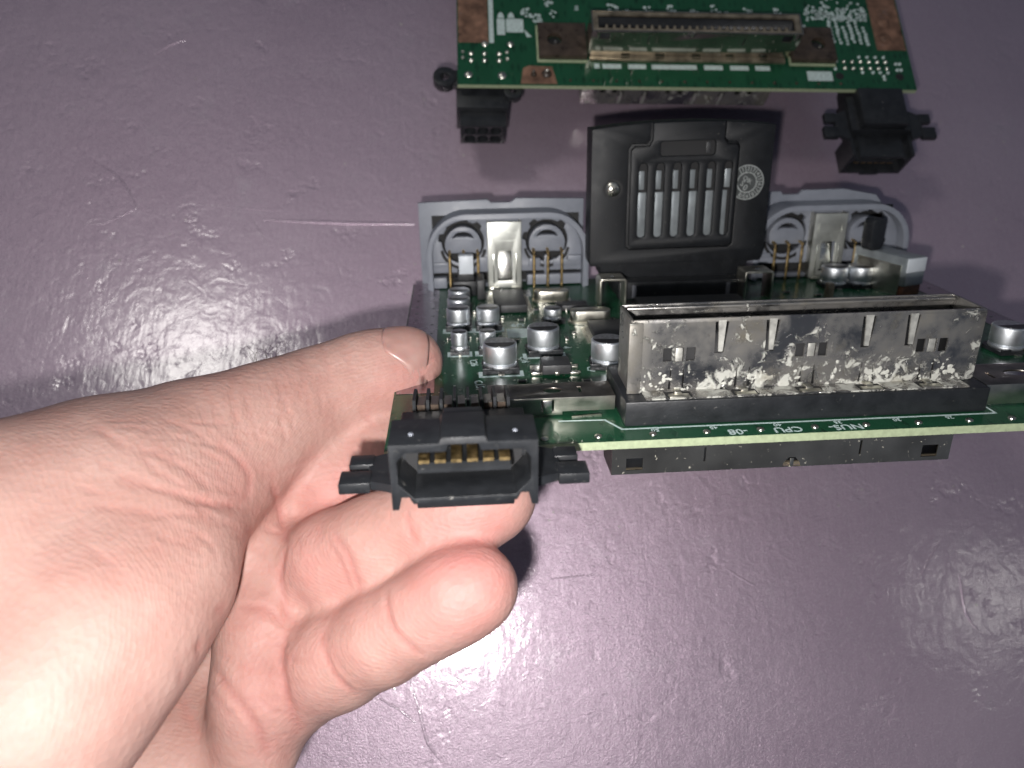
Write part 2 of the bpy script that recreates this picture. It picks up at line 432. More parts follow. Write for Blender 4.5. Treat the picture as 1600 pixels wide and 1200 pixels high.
# bare board
bm = NB(); prism(bm, [(0, 0), (BW, 0), (BW, BD), (0, BD)], -PT, 0, 'xy')
me_o = obj('bare_board', bm, ['solder_mask', 'fibreglass'], held, 30)
for p in me_o.data.polygons:
    if abs(p.normal.z) < 0.5: p.material_index = 1
C_(me_o); pcb = me_o

# tinned ground strips on the component face
def sheet(name, loops, z, mat, parent=pcb, t=0.08): return obj(name, plate(loops, z, z + t, 'xy'), mat, parent, 0)
sheet('ground_strip', [rect(0.4, 8.4, 26, 115.6)] + [circ(x, y, 0.45, 10) for x, y in [(2.4, 40 + 6.2 * i) for i in range(12)] + [(6.9, 36 + 7.4 * i) for i in range(10)]], 0.02, 'ground_tin')
sheet('ground_strip', [rect(152, 159.9, 10, 115.6)] + [circ(x, y, 0.45, 10) for x, y in [(156.4, 20 + 7.2 * i) for i in range(13)]], 0.02, 'ground_tin')
sheet('ground_strip', [rect(21, 36, 97, 104.5)], 0.02, 'bright_tin')
sheet('ground_strip', [rect(117, 160, 16, 30)], 0.02, 'ground_tin')
# solder dots along the front edge
bm0 = None
for x in [29.3, 39.3, 49.6, 59.8, 70.1, 80.6, 90.6, 100.9, 111, 119.5]:
    bm = NB(); lathe(bm, 0, 0, [(0.75, 0.0), (0.68, 0.22), (0.4, 0.36), (0.12, 0.40)], 12)
    o = obj('solder_dot', bm, 'solder', pcb) if bm0 is None else bm0.copy()
    if bm0 is None: bm0 = o
    else: bm.free(); COL.objects.link(o)
    o.location = Vector((x, 2.3, 0.0)) * S

# white print on the component face (reads from the far side, so it stands on its head here)
def print_text(body, x, y, size, rot=180, z=0.03, parent=pcb, squash=1.0, flip=False):
    m = Matrix.Translation((x, y, z)) @ Matrix.Rotation(R(rot), 4, 'Z') @ Matrix.Diagonal((1, squash, 1, 1))
    if flip: m = Matrix.Translation((x, y, z)) @ Matrix.Rotation(R(180), 4, 'Y') @ Matrix.Rotation(R(rot), 4, 'Z') @ Matrix.Diagonal((1, squash, 1, 1))
    return obj('printed_text', text_bm(body, size, m), 'silk', parent, 0)
print_text('NUS-', 86.4, 1.85, 2.9); print_text('CPU', 75.2, 1.85, 2.9); print_text('-08', 65.6, 1.85, 2.9)
for n, x in (('50', 50.4), ('45', 61.6), ('40', 74.0), ('35', 85.8), ('30', 97.5), ('25', 108.0)): print_text(n, x, 3.95, 1.6)
print_text('C15', 18.0, 30.0, 2.6, -84); print_text('C16', 29.0, 44.0, 2.4, -84); print_text('C26', 17.2, 43.2, 2.4, -84)
print_text('+', 39.2, 35.5, 2.6, 0); print_text('4', 40.0, 51.5, 2.8, -84); print_text('C7', 43.6, 36.5, 2.6, -100)
print_text('U9', 29.6, 70.5, 3.0, 180)
def print_line(pts, w=0.45):
    bm = NB(); pts = [Vector((x, y, 0)) for x, y in pts]
    for a, b in zip(pts[:-1], pts[1:]):
        t = (b - a).normalized(); nrm = Vector((-t.y, t.x, 0)) * w / 2; a2, b2 = a - t * w / 2, b + t * w / 2
        prism(bm, [(a2 - nrm)[:2], (b2 - nrm)[:2], (b2 + nrm)[:2], (a2 + nrm)[:2]], 0.02, 0.045, 'xy')
    return obj('printed_line', bm, 'silk', pcb, 0)
print_line([(33, 9.6), (41.8, 9.3), (44.3, 4.9), (118, 4.9), (118, 9)])
for (x0, x1, y0, y1) in ((18.6, 27.8, 34.2, 43.8), (29.5, 38.8, 45, 54.2), (11.6, 16.6, 48, 53.6), (18.2, 23.2, 48, 53.6), (10.3, 17.4, 65.8, 74), (18, 25.4, 65.6, 73.6)):
    print_line([(x0, y0 + 2.6), (x0, y0), (x1, y0), (x1, y0 + 2.6)], 0.9)
sheet('printed_block', [rect(26.5, 33.5, 60, 67)], 0.03, 'pad_white')
# fine vias, too small and many to pick apart
bm = NB()
rr = random.Random(3)
for i in range(190):
    x, y = rr.uniform(9.5, 45), rr.uniform(22, 100)
    lathe(bm, x, y, [(rr.uniform(0.2, 0.36), 0.0), (0.18, 0.06)], 8)
for i in range(60):
    x, y = rr.uniform(105, 150), rr.uniform(25, 100)
    lathe(bm, x, y, [(rr.uniform(0.2, 0.36), 0.0), (0.18, 0.06)], 8)
tag(obj('via', bm, 'solder', pcb), kind='stuff')
# small chip resistors scattered between the big parts
chip_src = None
for (x, y, a) in [(12, 60, 0), (16, 60.5, 0), (19.4, 59.5, 0), (24.4, 59.8, 90), (28, 57, 0), (36.5, 61.5, 0), (41, 57, 90), (43.5, 61, 90), (31, 74, 0), (26, 76, 90),
                  (36, 83, 0), (38.6, 86.5, 90), (55, 72, 0), (54, 64, 90), (20, 76.5, 0), (18.5, 82, 90), (120, 88, 0), (117, 80, 90), (112, 92, 0), (145, 60, 0), (149, 44, 90), (36.8, 27.6, 0), (27.5, 30.2, 0), (41.5, 29, 0)]:
    if chip_src is None:
        chip_src = obj('chip_resistor', bx(-0.8, 0.8, -0.45, 0.45, 0.02, 0.55, bev=0.06), 'chip_plastic', held)
        obj('end_cap', bx(-1.05, -0.75, -0.47, 0.47, 0.0, 0.58, bev=0.05), 'solder', chip_src)
        obj('end_cap', bx(0.75, 1.05, -0.47, 0.47, 0.0, 0.58, bev=0.05), 'solder', chip_src)
        o = chip_src
    else:
        o = chip_src.copy(); COL.objects.link(o)
        for ch in list(chip_src.children):
            c = ch.copy(); COL.objects.link(c); c.parent = o
    o.location = Vector((x, y, 0)) * S; o.rotation_euler = (0, 0, R(a))

# electrolytic capacitors
def cap_proto(r, h):
    bm = NB()
    lathe(bm, 0, 0, [(r * 0.9, 0.9), (r * 0.97, 1.0), (r, 1.25), (r * 0.985, 1.55), (r * 0.90, 1.8), (r * 0.90, 1.95), (r * 0.985, 2.2), (r, 2.5), (r, h - 0.45), (r * 0.985, h - 0.2), (r * 0.94, h - 0.04), (r * 0.9, h)], 40)
    can = obj('capacitor', bm, 'aluminium', held, 40)
    bm = NB(); lathe(bm, 0, 0, [(r * 0.9, h - 0.03), (r * 0.895, h + 0.02)], 40)
    obj('top_face', bm, 'cap_top', can)
    a = [(r * 0.89 * math.cos(R(t)), r * 0.89 * math.sin(R(t))) for t in range(-176, -3, 8)]
    bm = NB(); prism(bm, a, h + 0.021, h + 0.05, 'xy'); obj('polarity_mark', bm, 'cap_mark', can, 0)
    q = r + 0.25; c = q * 0.36
    bm = NB(); prism(bm, [(-q, -q), (q, -q), (q, q - c), (q - c, q), (-q + c, q), (-q, q - c)], 0.12, 0.95, 'xy')
    for sx in (-1, 1): box(bm, sx * q - (0 if sx < 0 else r * 0.62), sx * q + (r * 0.62 if sx < 0 else 0), -q - 0.02, -q + 0.5, 0.9, 1.55, bev=0.08)
    obj('plastic_base', bm, 'black_plastic', can)
    obj('terminal', bx(-r * 0.18, r * 0.18, -q - 0.9, -q + 0.4, 0.03, 0.3, bev=0.05), 'solder', can)
    obj('terminal', bx(-r * 0.18, r * 0.18, q - 0.4, q + 0.9, 0.03, 0.3, bev=0.05), 'solder', can)
    return can
def put_caps(r, h, spots):
    p = cap_proto(r, h)
    for i, (x, y, a) in enumerate(spots):
        if i == 0: o = p
        else:
            o = p.copy(); COL.objects.link(o)
            for ch in list(p.children):
                c = ch.copy(); COL.objects.link(c); c.parent = o
        o.location = Vector((x, y, 0)) * S; o.rotation_euler = (0, 0, R(a))
put_caps(3.85, 6.3, [(23.2, 39.2, 0), (34.2, 49.6, 4), (47.9, 39.0, -6), (143.2, 38.6, 3), (129.2, 98.4, 0), (137.2, 97.6, 5)])
put_caps(2.0, 5.4, [(14.1, 50.8, 0), (20.9, 50.6, 4)])
put_caps(3.1, 5.6, [(14.0, 69.9, 0), (21.8, 69.5, 3), (14.2, 79.0, 0), (14.4, 87.6, 0)])
put_caps(2.4, 4.0, [(39.2, 72.0, 10)])

# crystals in tin cans
def crystal(x, y, l, w, h):
    k = obj('crystal', plate([rrect(x - l / 2 - .5, x + l / 2 + .5, y - w / 2 - .5, y + w / 2 + .5, w / 2)], 0.1, 0.55, 'xy'), 'tin', held)
    b = plate([rrect(x - l / 2, x + l / 2, y - w / 2, y + w / 2, w / 2 - 0.05, 6)], 0.5, h, 'xy', bev=0.3)
    obj('can', b, 'tin', k, 40)
crystal(41.3, 92, 10.2, 4.0, 3.4); crystal(49.2, 71, 10.8, 4.4, 3.6)

# flat chips with leads
def qfp(x0, x1, y0, y1, z1, nx, ny, sides='lrf'):
    b = obj('chip', bx(x0, x1, y0, y1, 0.35, z1, bev=0.18), 'chip_plastic', held)
    def lead(cx, cy, dx, dy):
        bm = NB(); w = 0.16
        if dx:
            prism(bm, [(cx, 1.0), (cx + dx * .6, 1.0), (cx + dx * .85, 0.15), (cx + dx * 1.7, 0.15), (cx + dx * 1.7, 0.03), (cx + dx * .7, 0.03), (cx + dx * .5, .85), (cx, .85)], cy - w, cy + w, 'xz')
        else:
            prism(bm, [(cy, 1.0), (cy + dy * .6, 1.0), (cy + dy * .85, 0.15), (cy + dy * 1.7, 0.15), (cy + dy * 1.7, 0.03), (cy + dy * .7, 0.03), (cy + dy * .5, .85), (cy, .85)], cx - w, cx + w, 'yz')
        obj('lead', bm, 'solder', b, 0)
    for i in range(ny):
        yy = y0 + (i + .5) * (y1 - y0) / ny
        if 'l' in sides: lead(x0, yy, -1, 0)
        if 'r' in sides: lead(x1, yy, 1, 0)
    for i in range(nx):
        xx = x0 + (i + .5) * (x1 - x0) / nx
        if 'f' in sides: lead(xx, y0, 0, -1)
        if 'k' in sides: lead(xx, y1, 0, 1)
    return b
qfp(24.2, 33.2, 80.5, 97.5, 2.5, 0, 20, 'lr')
qfp(41.4, 50.2, 80.6, 85.2, 1.9, 5, 0, 'fk')
qfp(47.5, 62, 53.5, 66, 2.2, 0, 14, 'lr')
qfp(64, 94, 58, 84, 2.8, 22, 20, 'lrf')
# power regulator with its big tab
b = obj('regulator', bx(32.2, 38.6, 32.6, 38.6, 0.5, 2.7, bev=0.22), 'chip_plastic', held)
obj('tab', bx(29.8, 32.3, 33.2, 38.0, 0.05, 0.9, bev=0.15), 'solder', b); obj('lead', bx(38.5, 40.8, 33.0, 34.2, 0.05, 0.8, bev=0.12), 'solder', b)
obj('lead', bx(38.5, 40.8, 36.8, 38.0, 0.05, 0.8, bev=0.12), 'solder', b); obj('lead', bx(35.0, 35.9, 31.9, 32.7, 0.5, 1.3, bev=0.1), 'solder', b)

# folded tin brackets along the front
def bracket(x0, x1, y0, y1, z1, holes, mt):
    t = obj('shield_bracket', plate([rect(x0, x1, y0, y1)] + holes, z1 - 0.45, z1, 'xy', bev=0.08), mt, held)
    nx = x0 + (x1 - x0) * 0.46
    fl = plate([[(x0, 0.4), (nx + 3, 0.4), (nx + 3, 1.1), (x1, 1.1), (x1, z1 - 0.02), (x0, z1 - 0.02)], rect(nx - 1.3, nx - 0.9, 1.2, z1 - 0.5), rect(nx + 0.9, nx + 1.3, 1.2, z1 - 0.5)], y0 - 0.1, y0 + 0.35, 'xz', bev=0.06)
    f = obj('flange', fl, 'tin', t)
    obj('tab', bx(nx - 0.85, nx + 0.85, y0 - 0.35, y0 - 0.05, 0.9, z1 - 0.5, bev=0.06), 'bright_tin', t)
    return t
bracket(19.5, 44.2, 11.8, 19.4, 4.1, [[(32.3 + 1.9 * math.cos(R(a)), 15.6 + 1.3 * math.sin(R(a))) for a in range(0, 360, 15)], rect(37.4, 38.1, 14.0, 17.0)], 'dull_tin')
bracket(117.4, 159.0, 8.2, 19.0, 4.6, [[(127.5 + 2.6 * math.cos(R(a)), 14 + 1.6 * math.sin(R(a))) for a in range(0, 360, 15)], rect(121.0, 121.6, 11.6, 14.4)], 'dull_tin')
obj('solder_sliver', prism(NB(), [(35.6, 10.2), (41.5, 10.9), (41.3, 11.4), (35.5, 10.7)], 0.05, 0.5, 'xy'), 'solder', held)

# ------------------------------------------------------------------ cartridge connector
def cartridge_connector():
    base = C_(obj('cartridge_connector', bx(45.0, 116.5, 5.7, 25.5, 0.05, 5.1, bev=0.3), 'black_plastic', held))
    X0, X1, Y0, Y1, ZT = 46.4, 115.4, 10.0, 20.2, 19.8
    holes = []
    for c in (63.6, 73.4, 92.2, 101.0):       # tapered springs cut in from the top edge
        holes.append([(c - 1.25, ZT - 0.8), (c - 0.95, ZT - 7.0), (c + 0.75, ZT - 7.0), (c + 1.35, ZT - 0.8)])
    for c in (55.8, 81.6, 105.6):             # window triples
        for d in (-2.25, 0, 2.25): holes.append(rect(c + d - 0.85, c + d + 0.85, 11.4, 14.1))
    for c in (55.6, 68.6, 81.4, 93.4, 105.4): # slits beside the feet
        holes.append([(c - 1.6, 5.6), (c - 1.05, 5.6), (c - 1.15, 9.6), (c - 1.3, 9.6)])
        holes.append([(c + 1.05, 5.6), (c + 1.6, 5.6), (c + 1.3, 9.6), (c + 1.15, 9.6)])
    out = rrect(X0, X1, 5.2, ZT, 0.7, 3)
    w = C_(obj('front_wall', plate([out] + holes, Y0, Y0 + 0.45, 'xz', bev=0.06), 'corroded_shell', base))
    C_(obj('back_wall', plate([out], Y1, Y1 + 0.5, 'xz', bev=0.06), 'corroded_shell', base))
    C_(obj('side_wall', plate([rect(Y0 + 0.5, Y1, 5.2, ZT - 0.15)], X0, X0 + 0.5, 'yz'), 'corroded_shell', base))
    C_(obj('side_wall', plate([rect(Y0 + 0.5, Y1, 5.2, ZT - 0.15)], X1 - 0.5, X1, 'yz'), 'corroded_shell', base))
    C_(obj('corner_flange', bx(X0 - 0.5, X0 + 2.1, Y0 - 0.55, Y0 - 0.06, 5.2, ZT - 0.5, bev=0.1), 'corroded_shell', base))
    C_(obj('top_rail', bx(X0 + 1, X1 - 1, Y1 - 1.6, Y1 - 0.05, ZT - 0.9, ZT - 0.25, bev=0.2), 'corroded_shell', base))
    for c in (63.6, 73.4, 92.2, 101.0):
        bm = NB(); prism(bm, [(c - 0.72, ZT - 0.5), (c - 0.42, ZT - 6.6), (c + 0.42, ZT - 6.6), (c + 0.78, ZT - 0.5)], Y0 - 0.05, Y0 + 0.3, 'xz')
        for v in bm.verts: v.co.y -= (ZT - v.co.z) * 0.05
        C_(obj('spring', bm, 'satin_tin', base))
    for c in (55.8, 81.6, 105.6):
        C_(obj('latch_tab', bx(c - 0.7, c + 0.7, Y0 + 0.12, Y0 + 0.5, 11.3, 14.0, bev=0.08), 'satin_tin', base))
    for c in (55.6, 68.6, 81.4, 93.4, 105.4):
        bm = bx(c - 2.0, c + 2.0, 6.6, 8.2, 5.12, 5.5, bev=0.1)
        box(bm, c - 0.7, c + 0.7, 8.1, 10.2, 5.3, 5.8, bev=0.1)
        C_(obj('solder_foot', bm, 'tin', base))
        C_(obj('foot_slot', bx(c - 2.4, c + 2.4, 8.3, 9.7, 5.11, 5.22), 'dark_recess', base, 0))
    C_(obj('foot_ledge', plate([rect(49.0, 112.5, 6.3, 9.9)] + [rect(c - 2.6, c + 2.6, 6.5, 9.85) for c in (55.6, 68.6, 81.4, 93.4, 105.4)], 5.11, 5.4, 'xy'), 'corroded_shell', base))
    # inner plastic with its two rows of contacts
    ins = C_(obj('contact_block', plate([rect(X0 + 1.2, X1 - 1.2, Y0 + 0.9, Y1 - 1.7), rect(X0 + 4, X1 - 4, Y0 + 3.0, Y0 + 5.8)], 5.1, 16.5, 'xy'), 'dark_recess', base, 0))
    # white crust grown along the foot and in blobs up the wall
    bm = NB(); q = random.Random(11)
    def blob(x, y, z, r):
        vs = bmesh.ops.create_icosphere(bm, subdivisions=1, radius=1)['verts']
        sx, sz = q.uniform(0.6, 1.5), q.uniform(0.6, 1.5)
        for v in vs:
            j = q.uniform(0.7, 1.25)
            v.co = Vector((x + v.co.x * r * sx * j, y + v.co.y * r * 0.16, z + v.co.z * r * sz * j))
    for i in range(70):
        c = q.choice([49.5, 52, 54, 57.5, 60, 64, 66, 70.5, 72.5, 78, 80, 83.5, 88, 91, 96, 99, 103, 109, 112])
        blob(c + q.gauss(0, 1.2), Y0 - 0.02, 5.4 + abs(q.gauss(0, 1.5)), q.uniform(0.1, 0.42))
    for i in range(12):
        c = q.choice([(56, 9), (61, 11), (72, 8.5), (75, 8), (78, 12), (83, 10.5), (86, 14), (88, 9), (90, 12), (98, 10), (99, 8), (103, 14), (108, 9), (111, 9), (112, 12), (50, 8)])
        blob(c[0] + q.gauss(0, 0.9), Y0 - 0.02, c[1] + q.gauss(0, 0.9), q.uniform(0.08, 0.3))
    for x, l in ((70.7, 1.1), (95.2, 1.5), (96.8, 1.2), (109.0, 1.2), (110.4, 1.4), (53.6, 1.0), (86.2, .7)):
        for k in range(4): blob(x + q.gauss(0, l * .6), Y0 - 0.03, 6.6 + abs(q.gauss(0, 1.0)), q.uniform(0.3, 0.6))
    tag(obj('corrosion', bm, 'crust', base, 60), kind='stuff')
cartridge_connector()

# ------------------------------------------------------------------ expansion connector on the far face
def expansion_connector():
    X0, X1, Y0, Y1, ZB = 42.6, 114.2, 12.0, 20.6, -13.8
    body = C_(obj('expansion_connector', plate([rect(X0 + .6, X1 - .6, Y0 + .6, Y1 - .6), rect(X0 + 2.6, X1 - 2.6, Y0 + 2.0, Y1 - 2.0)], -12.6, -PT - 0.05, 'xy'), 'black_plastic', held, 0))
    holes = [rect(45.6, 49.0, -12.9, -10.2), rect(108, 111.4, -12.9, -10.2), rect(61.6, 62.0, -11.6, -8.4), rect(94.4, 94.8, -11.6, -8.4),
             [(78.4, ZB + .2), (82.2, ZB + .2), (82.0, -12.8), (81.0, -11.6), (79.6, -11.6), (78.6, -12.8)]]
    out = [(X0 + 2, -PT - .05), (X1 - 2, -PT - .05), (X1, -4), (X1, ZB), (X0, ZB), (X0, -4)]
    C_(obj('front_wall', plate([out] + holes, Y0, Y0 + 0.4, 'xz', bev=0.05), 'tarnished_shell', body))
    C_(obj('back_wall', plate([out], Y1 - 0.4, Y1, 'xz', bev=0.05), 'tarnished_shell', body))
    for x in (X0, X1 - 0.4): C_(obj('side_wall', bx(x, x + 0.4, Y0 + 0.42, Y1 - 0.42, ZB, -4), 'tarnished_shell', body))
    C_(obj('notch_tongue', bx(79.9, 80.7, Y0 - 0.05, Y0 + 0.3, -13.6, -11.8, bev=0.08), 'tin', body))
    C_(obj('rim', plate([rect(X0 + .5, X1 - .5, Y0 + .5, Y1 - .5), rect(X0 + 2.2, X1 - 2.2, Y0 + 1.5, Y1 - 1.6)], -13.6, -12.9, 'xy'), 'rusty_tin', body))
    src = None
    for i in range(25):
        x = 47.6 + i * 2.56
        if src is None: src = obj('contact', bx(-0.42, 0.42, Y0 + 1.9, Y0 + 3.6, -13.0, -8.5, bev=0.15), 'rusty_tin', body); o = src
        else: o = src.copy(); COL.objects.link(o)
        o.location.x = x * S; C_(o)
    # soldered foot flange and the two screw ears
    C_(obj('foot_flange', plate([rect(X0 + 2, X1 - .8, 10.4, 12.0)] + [rect(c - 1.6, c + 1.6, 11.0, 11.9) for c in (52, 64, 76, 89, 101)], -PT - 0.9, -PT - 0.02, 'xy'), 'rusty_tin', body))
    for x0, x1, hx in ((114.4, 131.0, 125.4), (26.4, 42.4, 32.2)):
        e = C_(obj('screw_ear', plate([rect(x0, x1, 10.6, 24.6), circ(hx, 17.6, 2.5)], -PT - 2.4, -PT - 0.5, 'xy', bev=0.15), 'brown_flux', body))
        C_(obj('ear_frame', plate([rect(x0 - .1, x1 + .5, 9.6, 25.0), rect(x0 - .05, x1 - 0.2, 10.5, 24.8)], -PT - 0.4, -PT - 0.02, 'xy'), 'fibreglass', e))
        bm = NB(); lathe(bm, hx, 17.6, [(2.4, -PT - 0.4), (2.3, -PT - 0.1)], 20); C_(obj('hole_bottom', bm, 'dark_recess', e))
        bm = NB(); lathe(bm, hx - .2, 16.0, [(0.5, -PT - 2.4), (0.35, -PT - 2.9)], 12); C_(obj('solder_tip', bm, 'solder', e))
expansion_connector()
for o in held.children:
    if o.name.startswith('expansion_connector'): o.location.x += 1.5 * S

# ------------------------------------------------------------------ multi-way video socket at the corner
def video_socket():
    # box with a chamfered mouth towards -y
    X0, X1, Z0, Z1, YF, YB = 3.4, 25.4, 3.5, 13.2, -24.0, -15.0
    face_out = [(X0, Z0 - 1.2), (X0 + 1.0, Z0 - 1.2), (X0 + 1.5, Z0 + 0.9), (X0 + 2.6, Z0 + 0.9), (X0 + 3.2, Z0 - 0.3), (X1 - 3.2, Z0 - 0.3), (X1 - 2.6, Z0 + 0.9), (X1 - 1.5, Z0 + 0.9), (X1 - 1.0, Z0 - 1.2), (X1, Z0 - 1.2),
                (X1, Z1), (X1 - 7.4, Z1), (X1 - 7.8, Z1 + 0.9), (X0 + 7.8, Z1 + 0.9), (X0 + 7.4, Z1), (X0, Z1)]
    hole = [(X0 + 3.4, Z0 + 0.7), (X1 - 3.4, Z0 + 0.7), (X1 - 1.15, Z0 + 3.2), (X1 - 1.15, Z1 - 2.8), (X1 - 2.4, Z1 - 1.4), (X1 - 8.4, Z1 - 1.4), (X1 - 8.8, Z1 - 0.3), (X0 + 8.8, Z1 - 0.3), (X0 + 8.4, Z1 - 1.4), (X0 + 2.4, Z1 - 1.4), (X0 + 1.15, Z1 - 2.8), (X0 + 1.15, Z0 + 3.2)]
    av = C_(obj('video_socket', plate([face_out, hole], YF, YB, 'xz', bev=0.15), 'black_plastic', held))
    C_(obj('back_block', bx(X0 + .4, X1 - .4, YB - 0.05, -1.2, 0.5, 8.3, bev=0.3), 'black_plastic', av))
    C_(obj('underside_block', bx(X0 + 3, X1 - 3, -15, 0.5 - 1, -PT - 1.5, 0.45, bev=0.3), 'black_plastic', av))
    # stepped tongue inside the mouth with the gilt contacts over it
    bm = NB(); prism(bm, [(-22.6, Z0 + 4.9), (-21.8, Z0 + 5.5), (-16, Z0 + 5.5), (-16, Z0 + 3.7), (-21.8, Z0 + 3.7), (-22.6, Z0 + 4.2)], X0 + 4.0, X1 - 4.0, 'yz')
    C_(obj('tongue', bm, 'black_plastic', av))
    C_(obj('mouth_floor', bx(X0 + 1.8, X1 - 1.8, -15.4, -15.06, Z0 + .4, Z1 - 0.3), 'dark_recess', av, 0))
    for i in range(6):
        x = X0 + 5.0 + i * 2.42
        C_(obj('contact', prism(NB(), [(-22.2, Z0 + 5.55), (-22.2, Z0 + 6.1), (-21.2, Z0 + 6.5), (-16, Z0 + 6.5), (-16, Z0 + 5.55)], x - 0.8, x + 0.8, 'yz'), 'gold', av, 0))
    # mounting prongs either side
    for s, xe in ((-1, X0), (1, X1)):
        xa, xb = sorted((xe, xe + s * 9.0)); xc = sorted((xe, xe + s * 8.0))
        arm = prism(NB(), [(xe, -18.0), (xe + s * 2.6, -16.8), (xe + s * 4.6, -16.2), (xe + s * 4.6, -8.0), (xe, -6.0)], 1.7, 3.2, 'xy')
        a = C_(obj('mounting_arm', arm, 'black_plastic', av))
        C_(obj('prong', bx(xa + (0 if s < 0 else 4.0), xb - (4.0 if s < 0 else 0), -17.2, -12.8, 1.5, 3.4, bev=0.2), 'black_plastic', a))
        C_(obj('prong', bx(xc[0] + (0 if s < 0 else 4.0), xc[1] - (4.0 if s < 0 else 0), -11.0, -7.4, 1.5, 3.4, bev=0.2), 'black_plastic', a))
    # comb that guides the bent leads behind the block, and the leads
    for i in range(8):
        x = X0 + 2.6 + i * 2.35
        C_(obj('comb_tooth', prism(NB(), [(-1.1, 0.2), (8.0, 0.2), (8.0, 7.2), (5.6, 9.7), (-1.1, 10.3)], x - 0.28, x + 0.28, 'yz'), 'black_plastic', av))
        if i < 7:
            bm = NB(); prism(bm, [(-1.0, 9.3), (5.0, 8.4), (6.6, 6.4), (6.6, 0.1), (5.8, 0.1), (5.8, 6.0), (4.6, 7.4), (-1.0, 8.3)], x + 0.5, x + 1.85, 'yz')
            C_(obj('lead', bm, 'brown_flux', av))
    C_(obj('top_cap', bx(X0 + 7.9, X1 - 7.9, YB - 0.2, -12.2, 8.2, Z1 + 0.5, bev=0.25), 'black_plastic', av))
    for x in (6.6, 22.2):
        bm = NB(); lathe(bm, x, -20.6, [(0.42, Z1 - 0.02), (0.34, Z1 + 0.2), (0.12, Z1 + 0.3)], 12); C_(obj('moulding_pip', bm, 'grey_plastic', av))
video_socket()

# ------------------------------------------------------------------ power socket at the other corner
def power_socket():
    holes = [rrect(145.6 + 4.4 * i, 149.2 + 4.4 * i, z, z + 3.4, 1.2, 3) for i in range(3) for z in (5.6, 10.0)]
    p = C_(obj('power_socket', plate([rect(144.0, 159.6, 4.6, 14.4)] + holes, -11.8, -6.0, 'xz', bev=0.2), 'black_plastic', held))
    C_(obj('back_block', bx(142.8, 160.8, -6.0, 8.0, 2.5, 14.2, bev=0.5), 'black_plastic', p))
    C_(obj('hole_bottom', bx(144.6, 159.0, -6.5, -6.1, 5.0, 14.0), 'dark_recess', p, 0))
    e = C_(obj('screw_ear', plate([circ(164.6, 4.6, 4.0, 28), circ(164.6, 4.6, 1.5, 16)], -0.2, 3.2, 'xy', bev=0.2), 'black_plastic', p))
    C_(obj('ear_arm', bx(156, 162, 1.6, 7.6, 0.3, 3.0, bev=0.2), 'black_plastic', e))
    C_(obj('screw_ear', plate([circ(141.5, -0.5, 3.2, 28), circ(141.5, -0.5, 1.2, 16)], 0.3, 3.0, 'xy', bev=0.2), 'black_plastic', p))
power_socket()

